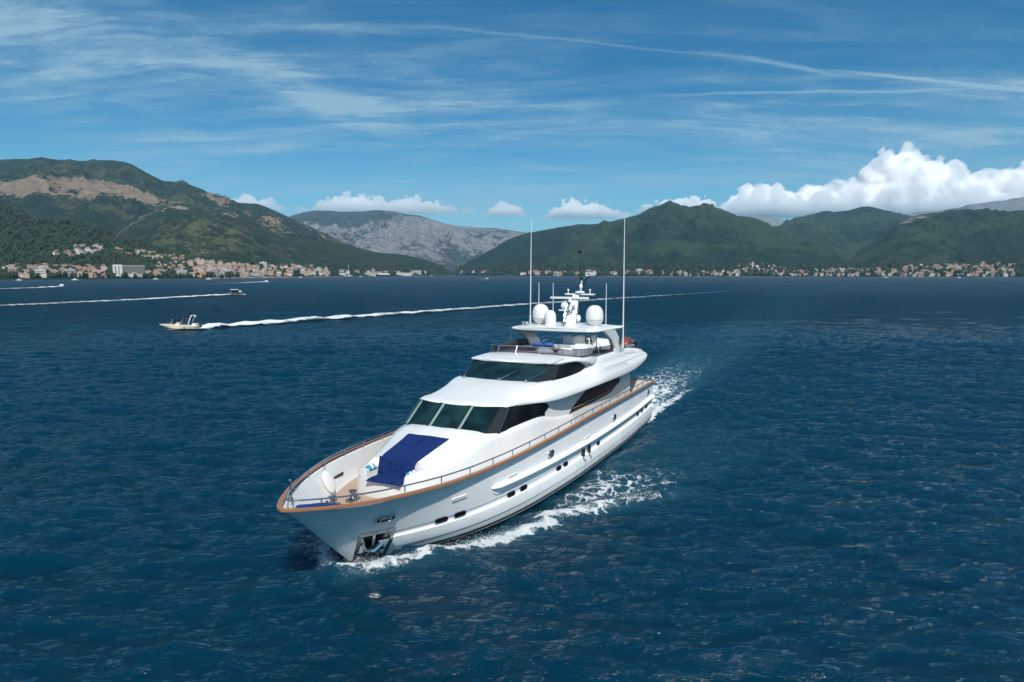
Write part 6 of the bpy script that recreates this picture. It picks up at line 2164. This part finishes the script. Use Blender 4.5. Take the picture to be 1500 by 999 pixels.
# ---------------------------------------------------------------- motor boats and their wakes
foam_wake = bpy.data.materials.new('wake_foam')
foam_wake.use_nodes = True
_nt = foam_wake.node_tree
_b = _nt.nodes['Principled BSDF']
_b.inputs['Base Color'].default_value = (0.66, 0.70, 0.72, 1)
_b.inputs['Roughness'].default_value = 0.8
_tc = _nt.nodes.new('ShaderNodeTexCoord')
_f = attr(_nt, 'foam')
_n = math_node(_nt, 'ADD', math_node(_nt, 'MULTIPLY', noise(_nt, _tc.outputs['Object'], 0.6, 7, 0.7, 0.4), 0.7), math_node(_nt, 'MULTIPLY', noise(_nt, _tc.outputs['Object'], 0.12, 4, 0.6), 0.3))
_k = smooth(_nt, math_node(_nt, 'SUBTRACT', _n, math_node(_nt, 'SUBTRACT', 0.86, math_node(_nt, 'MULTIPLY', _f, 0.72))), 0.0, 0.22)
_tr = _nt.nodes.new('ShaderNodeBsdfTransparent')
_mx = _nt.nodes.new('ShaderNodeMixShader')
link(_nt, _k, _mx.inputs[0])
link(_nt, _tr.outputs[0], _mx.inputs[1])
link(_nt, _b.outputs[0], _mx.inputs[2])
link(_nt, _mx.outputs[0], _nt.nodes['Material Output'].inputs[0])
def wake(label, pts, w0, w1, h0, h1, f0, f1, seed, step=2.0):
    P = [Vector((x, y, 0)) for x, y in pts]
    S = [P[0]]
    for a_, b_ in zip(P[:-1], P[1:]):
        n_ = max(1, int((b_ - a_).length / step))
        for i in range(1, n_ + 1):
            S.append(a_.lerp(b_, i / n_))
    arr = np.array([(p.x, p.y) for p in S])
    for _ in range(12):
        arr[1:-1] = (arr[:-2] + arr[1:-1] * 2 + arr[2:]) / 4
    n_ = len(arr)
    t = np.linspace(0, 1, n_)
    d = np.gradient(arr, axis=0)
    d /= np.linalg.norm(d, axis=1)[:, None]
    nrm = np.stack([-d[:, 1], d[:, 0]], -1)
    m_ = 11
    q = np.linspace(-1, 1, m_)
    wdt = w0 + (w1 - w0) * t ** 0.8
    hh = h0 + (h1 - h0) * np.minimum(1, t * 3) ** 0.6
    V = np.zeros((n_, m_, 3))
    F = np.zeros((n_, m_))
    jit = fbm(arr[:, 0], arr[:, 1], 7.0, 3, seed)
    for j in range(m_):
        off = q[j] * wdt * (1 + .25 * jit)
        V[:, j, 0] = arr[:, 0] + nrm[:, 0] * off
        V[:, j, 1] = arr[:, 1] + nrm[:, 1] * off
        prof = (1 - q[j] ** 2) * (0.55 + 0.75 * abs(q[j]))
        V[:, j, 2] = 0.08 + hh * prof * (1 + 1.1 * fbm(V[:, j, 0], V[:, j, 1], 3.0, 3, seed + 2))
        F[:, j] = (f0 + (f1 - f0) * t ** 0.55) * (1 - abs(q[j]) ** 3 * .75)
    ii, jj = np.meshgrid(np.arange(n_ - 1), np.arange(m_ - 1), indexing='ij')
    a_ = (ii * m_ + jj).ravel()
    o = fast_mesh('boat_wake', V.reshape(-1, 3), np.stack([a_, a_ + m_, a_ + m_ + 1, a_ + 1], -1), foam_wake, {'foam': F.ravel()})
    return tag(o, label=label, cat='wake', kind='stuff')
wake('long white wake of the cream open boat, running off behind the yacht', [(-61.5, 132.5), (-52.3, 149.0), (-33.3, 175.2), (-10.5, 210.5), (4.7, 235.3), (50.8, 299.1), (103.2, 369.2), (226.6, 554.4)], 3.0, 10.0, 0.9, 0.15, 0.92, 0.36, 1)
wake('white wake of the dark cabin boat, running to the left edge', [(-139, 333), (-148.4, 303.3), (-152.0, 276.6), (-161.5, 248.5), (-169.2, 225.6), (-178, 200)], 3.6, 10.0, 0.8, 0.25, 0.92, 0.58, 3)
wake('thin white wake of the small boat far off', [(-284.3, 792.4), (-292.6, 652.4), (-308.4, 583.6)], 5.5, 5.0, 1.0, 0.25, 0.95, 0.48, 5, 5)
wake('white wake of the small boat at the far left', [(-349.5, 527.9), (-341.2, 490), (-344, 452.3), (-352, 430)], 4.5, 5.0, 1.1, 0.4, 1.0, 0.7, 7, 4)
wake('short white wake off the wooded point', [(-43, 1168), (-54, 1110), (-66, 1050)], 4.0, 4.0, 1.2, 0.2, 1.0, 0.35, 9, 6)
skin = mat('skin', (0.42, 0.24, 0.16), .6)
def motor_boat(name, label, loc, rz, L, w, hull_m, deck_m):
    e = empty(name, loc, rz, label=label, cat='motor boat', group='motor boats crossing the bay')
    mb = MB(); G = []
    for t in np.linspace(0, 1, 18):
        x = -L / 2 + L * t
        k = 1.0 if t < .45 else math.sqrt(max(0.0, 1 - ((t - .45) / .55) ** 2.3))
        zk = 0.75 * max(0, t - .55) ** 1.3 * 2.0
        zs = 0.72 + .28 * t
        rk_ = 1.0 * max(0.0, (t - .55) / .45) ** 2
        G.append([(x, -w / 2 * k, zs), (x, -w / 2 * k * 1.03, zs - .18), (x - rk_ * .5, -w / 2 * k * .86, .22 + zk * .6), (x - rk_, 0, -.25 + zk), (x - rk_ * .5, w / 2 * k * .86, .22 + zk * .6), (x, w / 2 * k * 1.03, zs - .18), (x, w / 2 * k, zs)])
    mb.grid(G)
    mb.add(G[0], [tuple(range(7))])
    mb.build('hull', hull_m, e, angle=40)
    mb = MB()
    GG = []
    for g in G:
        a_, b_ = g[0], g[6]
        GG.append([a_, (a_[0], a_[1] * .8, a_[2] + .02), (a_[0], a_[1] * .7, a_[2] - (.45 if a_[0] < L * .12 else -.03)), (b_[0], b_[1] * .7, b_[2] - (.45 if b_[0] < L * .12 else -.03)), (b_[0], b_[1] * .8, b_[2] + .02), b_])
    mb.grid(GG)
    mb.build('deck', deck_m, e, angle=40)
    return e
cream_m = mat('cream_gelcoat', (0.74, 0.60, 0.40), .3, coat=.3)
b1 = motor_boat('motor_boat', 'cream open motor boat with a dark bimini and white arch crossing at the left', (-64.3, 131.8, 0.12), math.radians(187), 7.4, 2.5, cream_m, gel)
mb = MB(); mb.tube([(-1.9, -1.15, .95), (-2.35, -1.1, 2.3), (-2.5, -.7, 2.65), (-2.5, .7, 2.65), (-2.35, 1.1, 2.3), (-1.9, 1.15, .95)], .10, 8); mb.build('arch', gel, b1)
mb = MB(); mb.ball((-2.9, 0, 2.45), (.2, .25, .2), 8); mb.build('lamp', gel, b1)
mb = MB()
mb.grid([[(-2.6, -1.05, 2.45), (-2.6, -.6, 2.62), (-2.6, .6, 2.62), (-2.6, 1.05, 2.45)], [(-1.2, -1.05, 2.52), (-1.2, -.6, 2.74), (-1.2, .6, 2.74), (-1.2, 1.05, 2.52)], [(.5, -1.05, 2.32), (.5, -.6, 2.48), (.5, .6, 2.48), (.5, 1.05, 2.32)]])
mb.grid([[(-2.6, -1.05, 2.36), (-2.6, 1.05, 2.36)], [(-1.2, -1.05, 2.42), (-1.2, 1.05, 2.42)], [(.5, -1.05, 2.22), (.5, 1.05, 2.22)]])
mb.build('bimini', black, b1)
for s in (1, -1):
    mb = MB(); mb.tube([(.4, s * 1.03, 2.3), (-.6, s * 1.08, .95)], .03, 6); mb.tube([(-1.2, s * 1.03, 2.45), (-.6, s * 1.08, .95)], .03, 6); mb.build('bimini_frame', steel, b1)
mb = MB(); mb.box((-.2, -.8, 0.85), (.3, .8, 1.35)); mb.build('console', gel, b1)
mb = MB(); mb.add([(.35, -.8, 1.30), (.35, .8, 1.30), (.05, .75, 1.75), (.05, -.75, 1.75)], [(0, 1, 2, 3)]); mb.add([(.33, -.8, 1.30), (.33, .8, 1.30), (.03, .75, 1.75), (.03, -.75, 1.75)], [(3, 2, 1, 0)]); mb.build('windscreen', smoked, b1)
mb = MB(); mb.box((-3.2, -.9, .7), (-2.5, .9, 1.05)); mb.build('seat', white_matt, b1)
mb = MB(); mb.box((-4.0, -.25, .2), (-3.65, .25, 1.25)); mb.build('outboard_motor', black, b1)
def person(label, wloc, rz, shirt):
    e = empty('person', wloc, rz, label=label, cat='person', group='people aboard the cream boat')
    def body_mesh():
        mb = MB()
        # one continuous seated figure: pelvis, torso, neck and head in one sweep
        mb.grid([[(r * a_ * math.cos(p) + x, r * b_ * math.sin(p), z) for p in np.linspace(0, 2 * math.pi, 14, endpoint=False)] for r, a_, b_, x, z in
                 ((.02, 1, 1, 0, .42), (.16, 1, 1.1, 0, .44), (.17, .9, 1.1, 0, .58), (.15, .8, 1.1, 0, .72), (.18, .75, 1.15, .0, .90), (.19, .7, 1.15, 0, 1.0), (.10, .8, 1.1, 0, 1.05), (.055, 1, 1, .01, 1.09), (.06, 1, 1, .015, 1.13), (.095, 1.05, .9, .02, 1.20), (.105, 1.05, .88, .02, 1.27), (.09, 1, .9, .01, 1.34), (.02, 1, 1, .0, 1.38))], cv=True)
        for s in (1, -1):
            mb.tube([(0, s * .10, .50), (.42, s * .13, .50), (.46, s * .13, .08), (.56, s * .13, .03)], [.085, .07, .05, .04], 8)
            mb.tube([(0, s * .20, .98), (.06, s * .26, .75), (.28, s * .18, .66), (.36, s * .14, .66)], [.055, .045, .035, .03], 8)
        return mb
    bd = body_mesh().build('body', [skin], e, angle=60)
    mb = MB()
    mb.grid([[(r * a_ * math.cos(p), r * b_ * math.sin(p), z) for p in np.linspace(0, 2 * math.pi, 14, endpoint=False)] for r, a_, b_, z in ((.185, .95, 1.12, .50), (.18, .9, 1.12, .70), (.20, .78, 1.15, .92), (.205, .72, 1.14, 1.01), (.12, .8, 1.1, 1.055))], cv=True)
    mb.build('shirt', shirt, e, angle=60)
    mb = MB(); mb.ball((.0, 0, 1.285), (.115, .10, .11), 10); mb.build('hair', black, e, angle=60)
    mb = MB()
    for s in (1, -1):
        mb.ball((.118, s * .035, 1.255), .014, 6)
    mb.build('eyes', black, e)
    return e
def onb1(x, y, z):
    a_ = math.radians(187)
    return (-64.3 + x * math.cos(a_) - y * math.sin(a_), 131.8 + x * math.sin(a_) + y * math.cos(a_), .12 + z)
shirt1 = mat('navy_shirt', (.02, .025, .05), .8)
person('seated person in a dark shirt nearer the bow of the cream boat', onb1(1.15, .45, .70), math.radians(187), shirt1)
person('seated person in a dark shirt under the bimini of the cream boat', onb1(-.55, .45, .78), math.radians(187), shirt1)
dk = mat('dark_brown_hull', (0.035, 0.022, 0.02), .35)
b2_ = motor_boat('motor_boat', 'dark cabin motor boat with a white top throwing a bow wave beyond the cream boat', (-136.2, 337.5, 0.25), math.radians(12), 7.6, 2.6, dk, gel)
mb = MB(); mb.box((-1.7, -1.0, 1.0), (1.3, 1.0, 1.7)); mb.build('cabin', glass_side, b2_)
mb = MB(); mb.slab(rounded(1.9, 1.15, .3), .22, 'z', 2.35); mb.v = [(x - .6, y, z) for x, y, z in mb.v]; mb.build('top', gel, b2_)
for s in (1, -1):
    mb = MB(); mb.tube([(1.0, s * .95, 1.7), (.9, s * 1.0, 2.4)], .05, 6); mb.tube([(-2.2, s * .95, 1.0), (-2.2, s * 1.0, 2.4)], .05, 6); mb.build('top_frame', steel, b2_)
mb = MB(); mb.box((1.6, -.8, 1.2), (2.5, .8, 1.95)); mb.build('windscreen', gel, b2_)
wake('white bow wave around the dark cabin boat', [(-131.5, 338.8), (-134, 337.0), (-137, 335.6), (-140, 334.0)], 0.5, 2.0, .30, .6, .85, .8, 12, 1.0)
wake('white wash along the hull of the cream boat', [(-66.5, 130.3), (-64, 130.4), (-61.5, 131.2), (-59, 133)], 0.3, 1.4, .08, .3, .8, .75, 14, .6)
for (nm, lab, loc, rz) in (('far', 'tiny white motor boat at the head of the thin far wake', (-284.3, 794, .1), 1.2), ('left', 'small dark and white motor boat at the far left ahead of its wake', (-349, 531, .1), .6), ('point', 'tiny white motor boat off the wooded point', (-42, 1172, .1), .9)):
    b = motor_boat('motor_boat', lab, loc, rz, 7.5, 2.6, gel if nm != 'left' else dk, gel)
    mb = MB(); mb.box((-1.5, -.9, 1.0), (1.0, .9, 2.0)); mb.build('cabin', gel, b)
    mb = MB(); mb.box((1.02, -.8, 1.3), (1.08, .8, 1.9)); mb.build('window', win_m, b)
